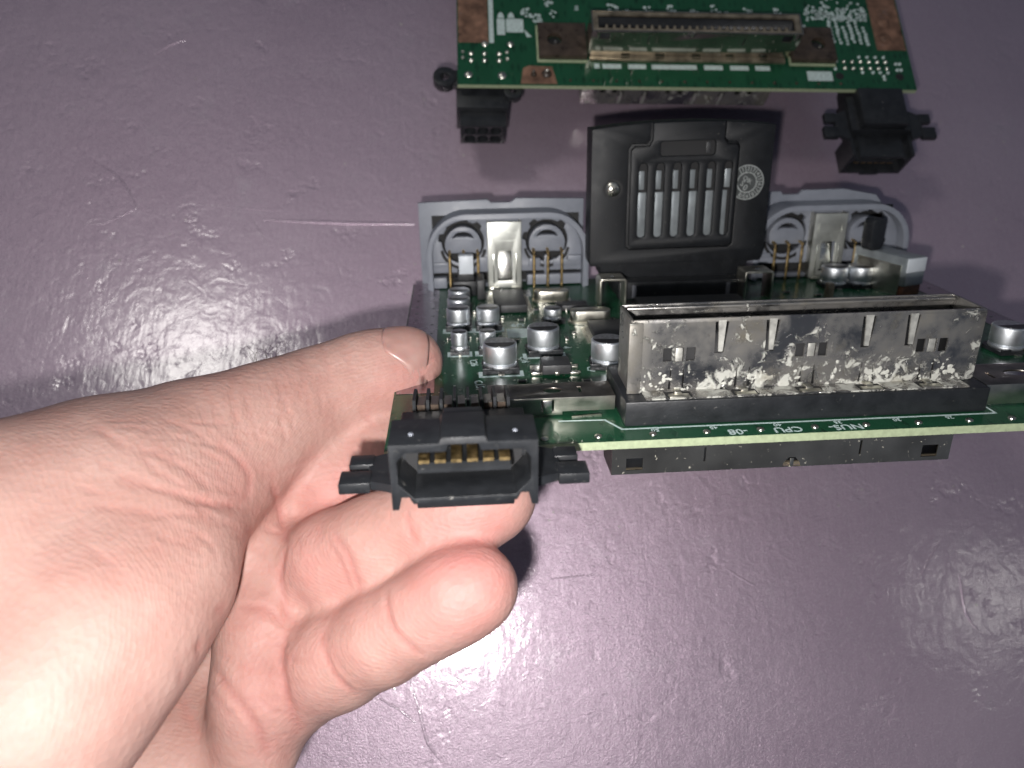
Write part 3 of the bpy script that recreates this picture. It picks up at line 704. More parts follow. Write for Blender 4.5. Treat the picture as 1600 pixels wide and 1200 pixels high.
# ------------------------------------------------------------------ twin controller sockets
def twin_socket(x0, cut):
    # all x are relative to the left end of the block, 51.4 mm wide
    W_ = 51.4; YP = 118.0
    front = [(0, -3), (W_, -3), (W_, 25.6), (30.2, 26.2), (28.6, 25.0), (22.6, 25.0), (21.4, 26.0), (0, 25.4)] if not cut else \
            [(0, -3), (W_, -3), (W_, 16), (44, 24.5), (33, 26.6), (19.6, 26.4), (18.6, 25.2), (13.4, 25.2), (12.6, 26.2), (0, 26.0)]
    def G(lp): return [(x0 + x, z) for x, z in lp]
    blk = C_(obj('controller_socket', plate([G(front)], YP - 1.8, YP, 'xz', bev=0.25), 'grey_plastic', held))
    # deep arch-shaped hood
    def arch(i):
        r = 12.5 - i
        o = [(2.2 + i, 0.3 + (i > 0) * -0.5), ]
        o += [(2.2 + i + r - r * math.cos(R(a)), 23.2 - i - r + r * math.sin(R(a))) for a in range(0, 91, 9)]
        o += [(W_ + 0.4 - i - r + r * math.sin(R(a)), 23.2 - i - r + r * math.cos(R(a))) for a in range(0, 91, 9)]
        o += [(W_ + 0.4 - i, 0.3 + (i > 0) * -0.5)]
        return o
    outer, inner = arch(0), arch(1.7)
    hood = G(outer + inner[::-1])
    C_(obj('hood', plate([hood], 106.6, YP - 1.7, 'xz', bev=0.15), 'grey_plastic', blk))
    def gear(cx, cz, r):
        lp = []
        for k in range(72):
            a = R(k * 5); rr_ = r + (1.1 if (k // 4) % 2 == 0 and 4 < k < 40 else 0)
            lp.append((x0 + cx + rr_ * math.cos(a), cz + rr_ * math.sin(a)))
        return lp
    C1, C2, CZ_ = 13.4, 39.2, 14.0
    wl = G([(x, max(z, 4.6)) for x, z in arch(1.72)])
    wall = C_(obj('inner_wall', plate([wl, gear(C1, CZ_, 6.5), gear(C2, CZ_, 6.5)], 110.8, 112.4, 'xz', bev=0.1), 'grey_plastic', blk))
    C_(obj('recess_back', bx(x0 + 4, x0 + W_ - 1.6, 115.6, 116.1, 0.4, 21.4), 'dark_recess', blk, 0))
    for c in (C1, C2):
        hub = [(x0 + c + 5.6 * math.cos(R(a)), CZ_ - 0.6 + 5.6 * math.sin(R(a))) for a in range(-28, 209, 9)]
        cres = [(x0 + c + 3.6 * math.cos(R(a)), CZ_ + 0.2 + 3.2 * math.sin(R(a))) for a in range(22, 159, 8)] + [(x0 + c - 1.6, CZ_ + 1.9), (x0 + c + 1.6, CZ_ + 1.9)]
        h = C_(obj('hub', plate([hub, cres], 109.8, 115.5, 'xz', bev=0.2), 'grey_plastic', blk))
        C_(obj('ring_rib', plate([[(x0 + c + 7.2 * math.cos(R(a)), CZ_ - 1.2 + 7.2 * math.sin(R(a))) for a in range(190, 351, 8)] + [(x0 + c + 6.3 * math.cos(R(a)), CZ_ - 1.2 + 6.3 * math.sin(R(a))) for a in range(350, 189, -8)]], 110.5, 110.82, 'xz'), 'dark_recess', blk))
        for d in (-4.3, 0, 4.3):
            eye = NB(); tube(eye, [(x0 + c + d, 110.7, 11.6), (x0 + c + d, 110.1, 11.6)], 0.85, 14)
            C_(obj('pin_collar', eye, 'gold', blk))
            pts = [(x0 + c + d, 110.4, 11.6), (x0 + c + d, 108.6, 11.6), (x0 + c + d, 107.6, 11.2), (x0 + c + d, 107.2, 10.2), (x0 + c + d, 107.2, 0.1)]
            bm = NB(); tube(bm, pts, 0.42, 10)
            C_(obj('pin', bm, 'gold', blk))
    # ribs and stepped feet low in the hood
    for (a, b_, z0, z1, y0, y1) in ((3.9, 9.0, 6.6, 8.0, 110.0, 113.2), (3.9, 8.0, 0.3, 3.6, 108.4, 113.0), (17.5, 21.4, 5.2, 9.4, 110.2, 113.2), (10, 20.6, 0.3, 1.6, 109.0, 113.0), (33.0, 50.0, 0.4, 3.6, 109.4, 113.0),
                                    (33.6, 37.2, 5.8, 8.6, 110.2, 113.2), (41.2, 49.6, 6.0, 8.2, 110.4, 113.2), (38.4, 39.8, 3.4, 9.6, 110.0, 113.2), (45.6, 49.9, 7.6, 9.4, 109.2, 113.2)):
        C_(obj('rib', bx(x0 + a, x0 + b_, y0, y1, z0, z1, bev=0.2), 'grey_plastic', blk))
    # tin earth spring standing between the two sockets
    w0, w1 = x0 + 20.8, x0 + 31.0
    sp = C_(obj('earth_spring', plate([rect(w0, w1, 0.05, 20.6), rrect(w0 + 2.9, w1 - 2.8, 2.6, 11.9, 0.4, 2)], 107.0, 107.4, 'xz', bev=0.08), 'spring_tin', blk))
    C_(obj('embossed_panel', plate([rrect(w0 + 1.3, w1 - 1.2, 14.8, 17.6, 0.4, 2), rrect(w0 + 1.6, w1 - 1.5, 15.1, 17.3, 0.3, 2)], 106.8, 107.02, 'xz'), 'spring_tin', sp))
    for (a, b_) in ((w0 + 1.5, w0 + 1.9), (w1 - 1.8, w1 - 1.4)): C_(obj('bead', bx(a, b_, 106.75, 107.02, 1.5, 11.0, bev=0.1), 'bright_tin', sp))
    for xx in (w0, w1 - .4): C_(obj('side_fold', bx(xx, xx + .4, 107.42, 112.9, 0.1, 20.6), 'tin', sp))
    bm = NB(); t0 = Vector((0, -0.9800, 0.1776))    # the tongue leans back in its window
    box(bm, w0 + 3.1, w1 - 3.0, -0.15, 0.15, 0, 9.0, bev=0.08)
    ang = math.atan2(t0.z, -t0.y)
    for v in bm.verts:
        y, z = v.co.y, v.co.z
        v.co.y = 107.7 + z * math.sin(ang) + y * math.cos(ang); v.co.z = 3.0 + z * math.cos(ang) - y * math.sin(ang)
    C_(obj('spring_tongue', bm, 'bright_tin', sp))
    for xx in (w0 + 0.2, w1 - 3.2): C_(obj('solder_foot', bx(xx, xx + 3.0, 105.2, 106.98, 0.03, 0.9, bev=0.3), 'solder', sp))
    return blk
twin_socket(2.8, False)
twin_socket(104.4, True)

# right-angle header in front of the left socket, and the reset lever assembly
k = obj('header_block', bx(12.6, 19.6, 99.6, 105.4, 0.05, 4.6, bev=0.3), 'black_plastic', held)
obj('header_tower', bx(14.2, 19.0, 101.0, 104.6, 4.5, 7.2, bev=0.3), 'chip_plastic', k)
obj('push_button', bx(14.6, 19.0, 100.2, 103.6, 6.6, 12.2, bev=0.35), 'white_plastic', k)
obj('solder_blob', lathe(NB(), 13.2, 98.9, [(0.9, 0.02), (0.7, 1.4), (0.3, 2.0)], 12), 'solder', k)
obj('header_side', bx(19.7, 22.0, 95.0, 104.0, 0.05, 6.0, bev=0.3), 'chip_plastic', k)
# power switch: grey can with a black lever
sw = obj('power_switch', bx(142.6, 150.2, 86.6, 106.0, 3.0, 11.4, bev=0.35), 'switch_grey', held)
obj('switch_front', bx(142.8, 150.0, 86.2, 86.58, 3.2, 7.0, bev=0.1), 'switch_grey', sw)
obj('switch_label', bx(142.8, 150.0, 86.1, 86.58, 7.1, 11.2, bev=0.1), 'white_plastic', sw)
obj('switch_base', bx(143.0, 150.0, 86.8, 106.0, 0.05, 2.98, bev=0.1), 'brown_board', sw)
obj('switch_leg', bx(142.2, 142.58, 88, 104, 0.05, 9.0), 'tin', sw)
lev = plate([rrect(145.6 - 5.0, 145.6 + 0.2, 11.2, 20.8, 1.6, 4)], 98.5, 102.5, 'xz', bev=0.5)
obj('switch_lever', lev, 'black_plastic', sw)
sw.matrix_local = Matrix.Translation(Vector((150.2, 86.6, 0)) * S) @ Matrix.Rotation(R(19), 4, 'Z') @ Matrix.Translation(Vector((-150.2, -86.6, 0)) * S)

# folded tin loops that guard the memory slot
def loop_guard(x, y, w, h, d):
    bm = plate([[(x - w / 2, 0.05), (x - w / 2, h - .5), (x - w / 2 + .5, h), (x + w / 2 - .5, h), (x + w / 2, h - .5), (x + w / 2, 0.05), (x + w / 2 - .55, 0.05), (x + w / 2 - .55, h - .7), (x + w / 2 - .75, h - .55), (x - w / 2 + .75, h - .55), (x - w / 2 + .55, h - .7), (x - w / 2 + .55, 0.05)]], y, y + d, 'xz', bev=0.08)
    g = obj('loop_guard', bm, 'tin', held)
    obj('rivet', lathe(NB(), x + .2, y + d * .5, [(0.8, h - 0.02), (0.6, h + 0.14)], 14), 'bright_tin', g)
loop_guard(58.0, 84.2, 7.6, 8.0, 7.0); loop_guard(100.6, 85.4, 8.4, 8.6, 7.0)
s = obj('memory_slot', plate([rect(61, 97.5, 90.5, 110), rect(63.5, 95, 97.0, 103.0)], 0.05, 5.2, 'xy', bev=0.3), 'black_plastic', held)
for x in (64.8, 92.8): obj('slot_post', bx(x, x + 1.2, 90.2, 90.5, 0.6, 4.4, bev=0.1), 'grey_dark_plastic', s)
sheet('slot_pad', [rect(62, 97, 86.5, 90)], 0.03, 'dark_recess')
# standing post behind the cartridge connector
obj('standoff', bx(119.6, 121.6, 82.0, 84.0, 0.05, 5.2, bev=0.2), 'rusty_tin', held)

# ------------------------------------------------------------------ black memory pak standing in its slot
pak = empty('memory_pak', BOARD @ Matrix.Translation(Vector((79.0, 98.5, 4.6)) * S) @ Matrix.Rotation(R(-1.2), 4, 'Z') @ Matrix.Rotation(R(-0.6), 4, 'Y'))
tag(pak, 'black plastic memory pak with vent slots standing upright in the board', 'memory pak')
# local frame: x -26..26.5, z 0..44, face at y = -2.4
XL, XR, ZT = -25.6, 26.2, 43.0
def topcurve(x): return ZT + 1.6 * (1 - ((x - 0.3) / 26.0) ** 2)
out = [(-22.4, 1.4), (-13, 0.0), (20.4, 0.2), (21.4, 4.4), (25.4, 4.6), (XR, 8)] + [(x, topcurve(x)) for x in (26.2, 22, 18, 14, 10, 6, 2, -2, -6, -10, -14, -18, -22, -25.6)] + [(XL - .2, 5.6), (XL + .2, 4.4), (-22.8, 4.2)]
PX0, PX1, PZ0, PZ1 = -14.6, 15.8, 9.6, 38.2
panel = [(PX0 + 1, PZ0), (PX1 - 1, PZ0), (PX1, PZ0 + 1), (PX1, PZ1 - 1), (PX1 - .8, PZ1), (12.6, PZ1), (11.4, PZ1 + 1.4)] + [(11.4, topcurve(11.4) + .4), (-8.4, topcurve(-8.4) + .4)] + [(-8.6, PZ1 + 1.6), (-9.6, PZ1), (PX0 + 1, PZ1), (PX0, PZ1 - 1), (PX0, PZ0 + 1)]
def grow(lp, d):
    cx = 0.6; cz = 26
    return [(x + (d if x > cx else -d), z + (d if z > cz else -d)) for x, z in lp]
fr = [p for p in out]
# front face: a frame around the panel cut right through to the top edge
i0 = [(x, topcurve(x)) for x in (26.2, 22, 18, 14, 12.1)]
left = [(x, topcurve(x)) for x in (-9.1, -14, -18, -22, -25.6)]
gp = grow(panel, 0.55)
frame_lp = [(-22.4, 1.4), (-13, 0.0), (20.4, 0.2), (21.4, 4.4), (25.4, 4.6), (XR, 8)] + i0 + [(12.0, PZ1 + 1.7), (13.0, PZ1 + .55), (PX1 - .3, PZ1 + .55), (PX1 + .55, PZ1 - .6), (PX1 + .55, PZ0 + .4), (PX1 - .6, PZ0 - .55), (PX0 + .6, PZ0 - .55), (PX0 - .55, PZ0 + .4), (PX0 - .55, PZ1 - .6), (PX0 + .4, PZ1 + .55), (-9.9, PZ1 + .55), (-9.1, PZ1 + 1.6)] + left + [(XL - .2, 5.6), (XL + .2, 4.4), (-22.8, 4.2)]
obj('front_cover', plate([frame_lp], -2.4, -0.9, 'xz', bev=0.35), 'pak_plastic', pak)
obj('shell', plate([out], -1.0, 7.6, 'xz', bev=0.5), 'pak_plastic', pak)
slots = [rrect(-12.2 + 4.86 * i, -9.8 + 4.86 * i, 12.6, 33.6, 1.15, 4) for i in range(6)]
slots.append(rrect(-6.4, 9.2, 35.4, 39.4, 0.8, 3))
pn = [(x, z) for x, z in panel]
pn = [(PX0 + 1, PZ0), (PX1 - 1, PZ0), (PX1, PZ0 + 1), (PX1, PZ1 - 1), (PX1 - .8, PZ1), (12.6, PZ1), (11.5, PZ1 + 1.4)] + [(x, topcurve(x) - .05) for x in (11.5, 6, 1, -4, -8.6)] + [(-8.6, PZ1 + 1.6), (-9.6, PZ1), (PX0 + 1, PZ1), (PX0, PZ1 - 1), (PX0, PZ0 + 1)]
obj('vent_panel', plate([pn] + slots, -3.6, -2.2, 'xz', bev=0.3), 'pak_plastic', pak)
for i in range(6):
    x = -11.0 + 4.86 * i
    d = 0.0 if i < 5 else 0.5
    v = obj('heat_shield', bx(x - 1.5, x + 1.3 - d * 1.6, -2.1, -1.5, 11.0, 25.4, bev=0.15), 'switch_grey', pak)
    obj('upper_shield', bx(x - 1.5 + d * 2, x + 0.6 + d, -2.12, -1.5, 26.2, 31.4, bev=0.15), 'switch_grey', v)
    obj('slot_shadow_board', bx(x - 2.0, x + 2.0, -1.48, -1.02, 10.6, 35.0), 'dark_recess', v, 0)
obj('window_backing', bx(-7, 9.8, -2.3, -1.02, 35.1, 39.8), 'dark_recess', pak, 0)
obj('window_rib', bx(6.6, 7.9, -2.9, -2.31, 36.0, 39.0, bev=0.15), 'chip_plastic', pak)
bm = NB(); lathe(bm, 0, 0, [(2.05, 0), (2.0, .3), (1.5, .75), (0.7, .95), (0.2, 1.0)], 24)
bm.transform(Matrix.Translation((-19.4, -2.3, 26.6)) @ Matrix.Rotation(R(90), 4, 'X'))
sc = obj('screw', bm, 'solder', pak)
cr = bx(-1.1, 1.1, -0.2, 0.2, 0.8, 1.05); box(cr, -0.2, 0.2, -1.1, 1.1, 0.8, 1.04)
cr.transform(Matrix.Translation((-19.4, -2.3, 26.6)) @ Matrix.Rotation(R(90), 4, 'X') @ Matrix.Rotation(R(25), 4, 'Z'))
obj('cross_slot', cr, 'dark_recess', sc, 0)
obj('screw_well', plate([circ(-19.4, 26.6, 2.9, 24), circ(-19.4, 26.6, 2.2, 24)], -2.5, -2.3, 'xz'), 'dark_recess', sc)
# round seal cut off by the panel's edge
SX, SZ, SR = 19.2, 27.4, 4.9
cutx = PX1 + .62
seal_lp = [p for p in circ(SX, SZ, SR, 48) if p[0] > cutx]
ang0 = math.acos((cutx - SX) / SR)
seal_lp = [(SX + SR * math.cos(t), SZ + SR * math.sin(t)) for t in np.linspace(-ang0, ang0, 44)]
seal = obj('round_seal', plate([seal_lp], -2.48, -2.41, 'xz'), 'sticker_dark', pak, 0)
def ring_part(r0, r1):
    a0 = min(math.pi, math.acos(max(-1, (cutx - SX) / r1))) - 0.02; a1 = math.acos(max(-1, (cutx - SX) / r0)) - 0.02 if r0 > SX - cutx else math.pi - 0.001
    o = [(SX + r1 * math.cos(t), SZ + r1 * math.sin(t)) for t in np.linspace(-a0, a0, 40)]
    i = [(SX + r0 * math.cos(t), SZ + r0 * math.sin(t)) for t in np.linspace(a1, -a1, 40)]
    return o + i
obj('seal_ring', plate([ring_part(4.6, 4.9)], -2.53, -2.48, 'xz'), 'sticker', seal, 0)
obj('seal_ring', plate([ring_part(2.65, 2.95)], -2.53, -2.48, 'xz'), 'sticker', seal, 0)
YX = Matrix.Rotation(R(90), 4, 'X')
for k, ch in enumerate(['1', '2', '3', '4', '5', '6', '7', '8', '9', '10', '11']):
    a = 112 - k * 24.5
    px, pz = SX + 3.8 * math.cos(R(a)), SZ + 3.8 * math.sin(R(a))
    if px - 0.5 > cutx: obj('seal_character', text_bm(ch, 1.5, Matrix.Translation((px, -2.5, pz)) @ YX @ Matrix.Rotation(R(a - 90), 4, 'Z')), 'sticker', seal, 0)
    a2 = a + 12.2; c_, s_ = math.cos(R(a2)), math.sin(R(a2))
    if SX + 2.9 * c_ > cutx and SX + 4.6 * c_ > cutx:
        nx, nz = -s_ * .09, c_ * .09
        obj('seal_spoke', plate([[(SX + 2.9 * c_ + nx, SZ + 2.9 * s_ + nz), (SX + 4.65 * c_ + nx, SZ + 4.65 * s_ + nz), (SX + 4.65 * c_ - nx, SZ + 4.65 * s_ - nz), (SX + 2.9 * c_ - nx, SZ + 2.9 * s_ - nz)]], -2.53, -2.48, 'xz'), 'sticker', seal, 0)
for ch, dx, dz, sz in (('0', -0.4, -1.5, 2.4), ('S', -1.3, -0.3, 2.2), ('QS', -0.2, 0.9, 1.7), ('K', 0.9, 0.2, 1.6)):
    obj('seal_character', text_bm(ch, sz, Matrix.Translation((SX + dx, -2.5, SZ + dz)) @ YX @ Matrix.Rotation(R(-32), 4, 'Z')), 'sticker', seal, 0)

# ------------------------------------------------------------------ the second board, face down on the table
spare = empty('circuit_board', SPARE)
tag(spare, 'green circuit board lying face down on the table behind the memory pak', 'circuit board')
cmap = {held: spare}
for o in COMMON:
    c = o.copy(); COL.objects.link(c); c.parent = cmap[o.parent]; cmap[o] = c
spcb = cmap[pcb]
FZ = -PT
def pad(name, loops, mat, z=0.03, t=0.06, parent=spcb): return obj(name, plate(loops, FZ - z - t, FZ - z, 'xy'), mat, parent, 0)
# corroded corner earth pads
pad('earth_pad', [rect(149.5, 159.9, 17.5, 60)], 'rust'); pad('earth_pad', [rect(147.6, 149.2, 17.5, 60)], 'pad_white')
pad('earth_pad', [rect(0.5, 11.2, 17.0, 60)], 'rust')
for x, y, r in ((6.5, 29.5, 2.2), (7.0, 22.5, 2.0)):
    obj('solder_blob', lathe(NB(), x, y, [(r, FZ - 0.09), (r * .7, FZ - .6), (r * .3, FZ - .9)], 16), 'rust', spcb)
pad('earth_pad', [[(126.5, 0.6), (139, 0.6), (138.0, 7.0), (136, 8.2), (128, 7.8)]], 'rust')
for x, y, r in ((134.5, 4.4, 1.1), (130.0, 4.8, 1.8)):
    obj('solder_joint', lathe(NB(), x, y, [(r, FZ - 0.09), (r * .8, FZ - .7), (r * .25, FZ - 1.3)], 16), 'brown_flux', spcb)
    obj('solder_joint', lathe(NB(), x, y + .6, [(r * .5, FZ - 0.8), (r * .4, FZ - 1.2), (r * .15, FZ - 1.6)], 12), 'solder', spcb)
# row of white printed bars in front of the expansion connector
for a, b_ in ((111.6, 113.4), (104.0, 110.6), (95.4, 101.6), (77.6, 93.4), (68.4, 75.0), (59.2, 65.8), (51.6, 56.8)):
    pad('printed_bar', [rect(a, b_, 7.4, 9.3)], 'pad_white')
pad('printed_bar', [rect(29.6, 38.6, 3.4, 7.4)], 'pad_white')
pad('printed_box', [rrect(143.6, 146.4, 21.0, 28.0, 0.4, 3)], 'pad_white'); pad('printed_box', [rrect(137.2, 143.2, 22.2, 28.0, 0.3, 3)], 'pad_white')
for x in (145.0, 141.4): pad('printed_arrow', [[(x - 1.2, 28.4), (x + 1.2, 28.4), (x + .9, 30.0), (x, 31.0), (x - .9, 30.0)]], 'pad_white')
pad('printed_arrow', [[(134.4, 20.4), (137.0, 23.6), (136.6, 21.8), (136.2, 20.2)]], 'pad_white')
# soldered pins of the power and video sockets, and the small edge dots
def joint(x, y, r, mt='solder'): return obj('solder_joint', lathe(NB(), x, y, [(r, FZ - 0.03), (r * .75, FZ - .35), (r * .3, FZ - .7)], 12), mt, spcb)
for x in (155.6, 151.0, 146.0):
    for y in (10.2, 13.0): joint(x, y, 0.95)
for x, y, r in ((158.4, 11.2, .7), (158.4, 13.6, .7), (143.2, 11.0, .8), (143.2, 13.8, .8), (150.8, 17.2, 1.2), (142.0, 17.2, 1.2), (156.6, 4.2, 1.4), (145.2, 4.0, 1.5)): joint(x, y, r)
for i in range(6):
    for y in (9.0, 11.8): joint(9.2 + i * 3.05, y, 0.75)
for i in range(4): joint(9.6 + 3.0 * i, 13.8, .6, 'pad_white')
for i, (x, y) in enumerate(((28.0, 8.6), (27.2, 12), (5.6, 8.4), (4.2, 8.4), (5.6, 11), (4.2, 11), (12, 7.2), (14.6, 7.2), (18.4, 7.2), (11.0, 5.6), (10.9, 4.4), (9.2, 7.2))): joint(x, y, 0.62, 'pad_white')
for x in (27.0, 5.2): obj('hole', lathe(NB(), x, 5.6, [(1.5, FZ - 0.05), (1.45, FZ - 0.09)], 20), 'dark_recess', spcb)
for i in range(13): joint(122 - i * 7.9, 2.2, 0.5, 'brown_flux')
# rows and clusters of tiny pads, test points and print round the expansion connector
bm = NB(); q = random.Random(5)
def dot(x, y, r): lathe(bm, x, y, [(r, FZ - 0.03), (r * 0.8, FZ - 0.12)], 8)
for i in range(6):
    x = 14.0 + i * 2.5
    for k in range(6 + (i * 5) % 3): dot(x + q.uniform(-.2, .2) + k * 0.10, 19.6 + k * 1.45 + (i % 3) * 0.5, q.uniform(0.55, 0.8))
for i in range(150): dot(q.uniform(12.5, 35), 30 + abs(q.gauss(0, 4)), q.uniform(0.35, 0.75))
for cx, cy, n in ((42, 27, 10), (45, 33, 12), (84, 33.5, 10), (92, 33.0, 8), (105, 34, 8), (109, 30, 9), (56, 33, 10), (68, 34, 6), (72, 30.5, 10), (76, 31.5, 10), (132, 29, 12), (136, 31, 10), (38, 26.0, 7), (128, 35.5, 8), (126.5, 31, 6)):
    for k in range(n): dot(cx + q.uniform(-1.6, 1.6), cy + q.uniform(-1.8, 1.8), q.uniform(0.35, 0.7))
tag(obj('via', bm, 'pad_white', spcb), kind='stuff')
for body, x, y in (('R29', 131, 27.0), ('C37', 46, 28.8), ('R31', 88, 31.2), ('C58', 100, 31.6), ('R12', 64, 31.6), ('FIL', 40.0, 31), ('R6', 118, 33.4)):
    print_text(body, x, y, 1.9, 90, FZ - 0.04, spcb, flip=True)

# ------------------------------------------------------------------ the hand: one skin surface grown from tapered bones
HAND_GROUPS = [[[[-57.16, 40.45, 84.45, 12.11, 8], [-65.85, 29.37, 90.72, 17.02, 8], [-71.83, 18.08, 99.21, 21.53, 9], [-82.26, 6.12, 105.06, 27.3, 9], [-94.32, -11.86, 104.56, 30.0, 9]], [[-53.91, 23.74, 98.07, 13.07, 8], [-53.65, 11.26, 105.51, 13.12, 8], [-57.41, 1.15, 113.49, 13.77, 8], [-64.74, -8.88, 115.97, 15.4, 8], [-77.31, -20.61, 113.3, 19.25, 8]], [[-12.52, 60.23, 78.2, 7.79, 4], [-17.88, 57.81, 78.09, 9.03, 4], [-23.47, 55.43, 77.98, 9.97, 4], [-32.64, 50.64, 79.98, 10.3, 5], [-41.25, 44.16, 84.64, 11.47, 6], [-49.94, 35.81, 89.71, 13.3, 8], [-57.64, 24.92, 98.22, 15.75, 8]], [[-46.93, 32.56, 57.09, 11.83, 6], [-65.39, 23.95, 49.8, 14.65, 8], [-94.02, 2.55, 56.57, 24.08, 8]], [[-47.37, 16.41, 55.85, 11.57, 5], [-64.4, 7.61, 51.77, 14.83, 8], [-91.16, -12.71, 62.19, 24.0, 8]], [[-45.13, -0.43, 60.9, 11.48, 5], [-58.68, -8.66, 59.35, 13.83, 8], [-82.96, -27.37, 68.36, 25.0, 8]], [[-43.37, -14.73, 66.77, 10.27, 5], [-54.79, -22.78, 66.48, 14.21, 8], [-77.79, -43.68, 68.5, 24.17, 8]], [[-42.43, 27.24, 75.69, 7.74, 5], [-40.22, 15.06, 78.07, 8.37, 5], [-38.81, 3.16, 80.5, 8.81, 5], [-38.51, -7.94, 81.01, 8.7, 5], [-39.73, -18.36, 77.42, 8.33, 5]]], [[[-45.06, 29.02, 66.6, 11.47, 4], [-28.47, 32.62, 74.19, 10.3, 4], [-17.57, 37.85, 74.56, 9.58, 4], [-6.62, 46.12, 69.61, 8.85, 4], [1.55, 51.38, 62.4, 7.75, 4]]], [[[-40.67, 11.75, 70.59, 10.6, 4], [-24.65, 15.98, 84.7, 9.5, 4], [-16.62, 18.45, 90.29, 8.88, 4], [-5.43, 22.21, 95.46, 8.46, 4], [1.2, 24.43, 97.7, 8.28, 4], [5.63, 25.93, 98.5, 7.92, 4]]], [[[-36.42, -7.98, 76.91, 10.44, 4], [-23.35, -2.38, 87.06, 8.52, 4], [-14.45, 1.28, 94.16, 7.76, 4], [-7.35, 4.77, 98.98, 7.37, 4], [-1.45, 7.75, 102.49, 7.48, 4], [2.12, 9.27, 103.23, 7.37, 4]]], [[[-44.6, -18.0, 58.19, 7.15, 4], [-36.35, -7.35, 40.12, 7.13, 4], [-25.14, 1.27, 34.25, 7.15, 4], [-14.14, 8.18, 32.01, 7.0, 4], [-8.44, 12.19, 30.57, 6.43, 4]]]]
HAND_JOIN = [0, 3.2, 3.2, 3.2, 3.2]
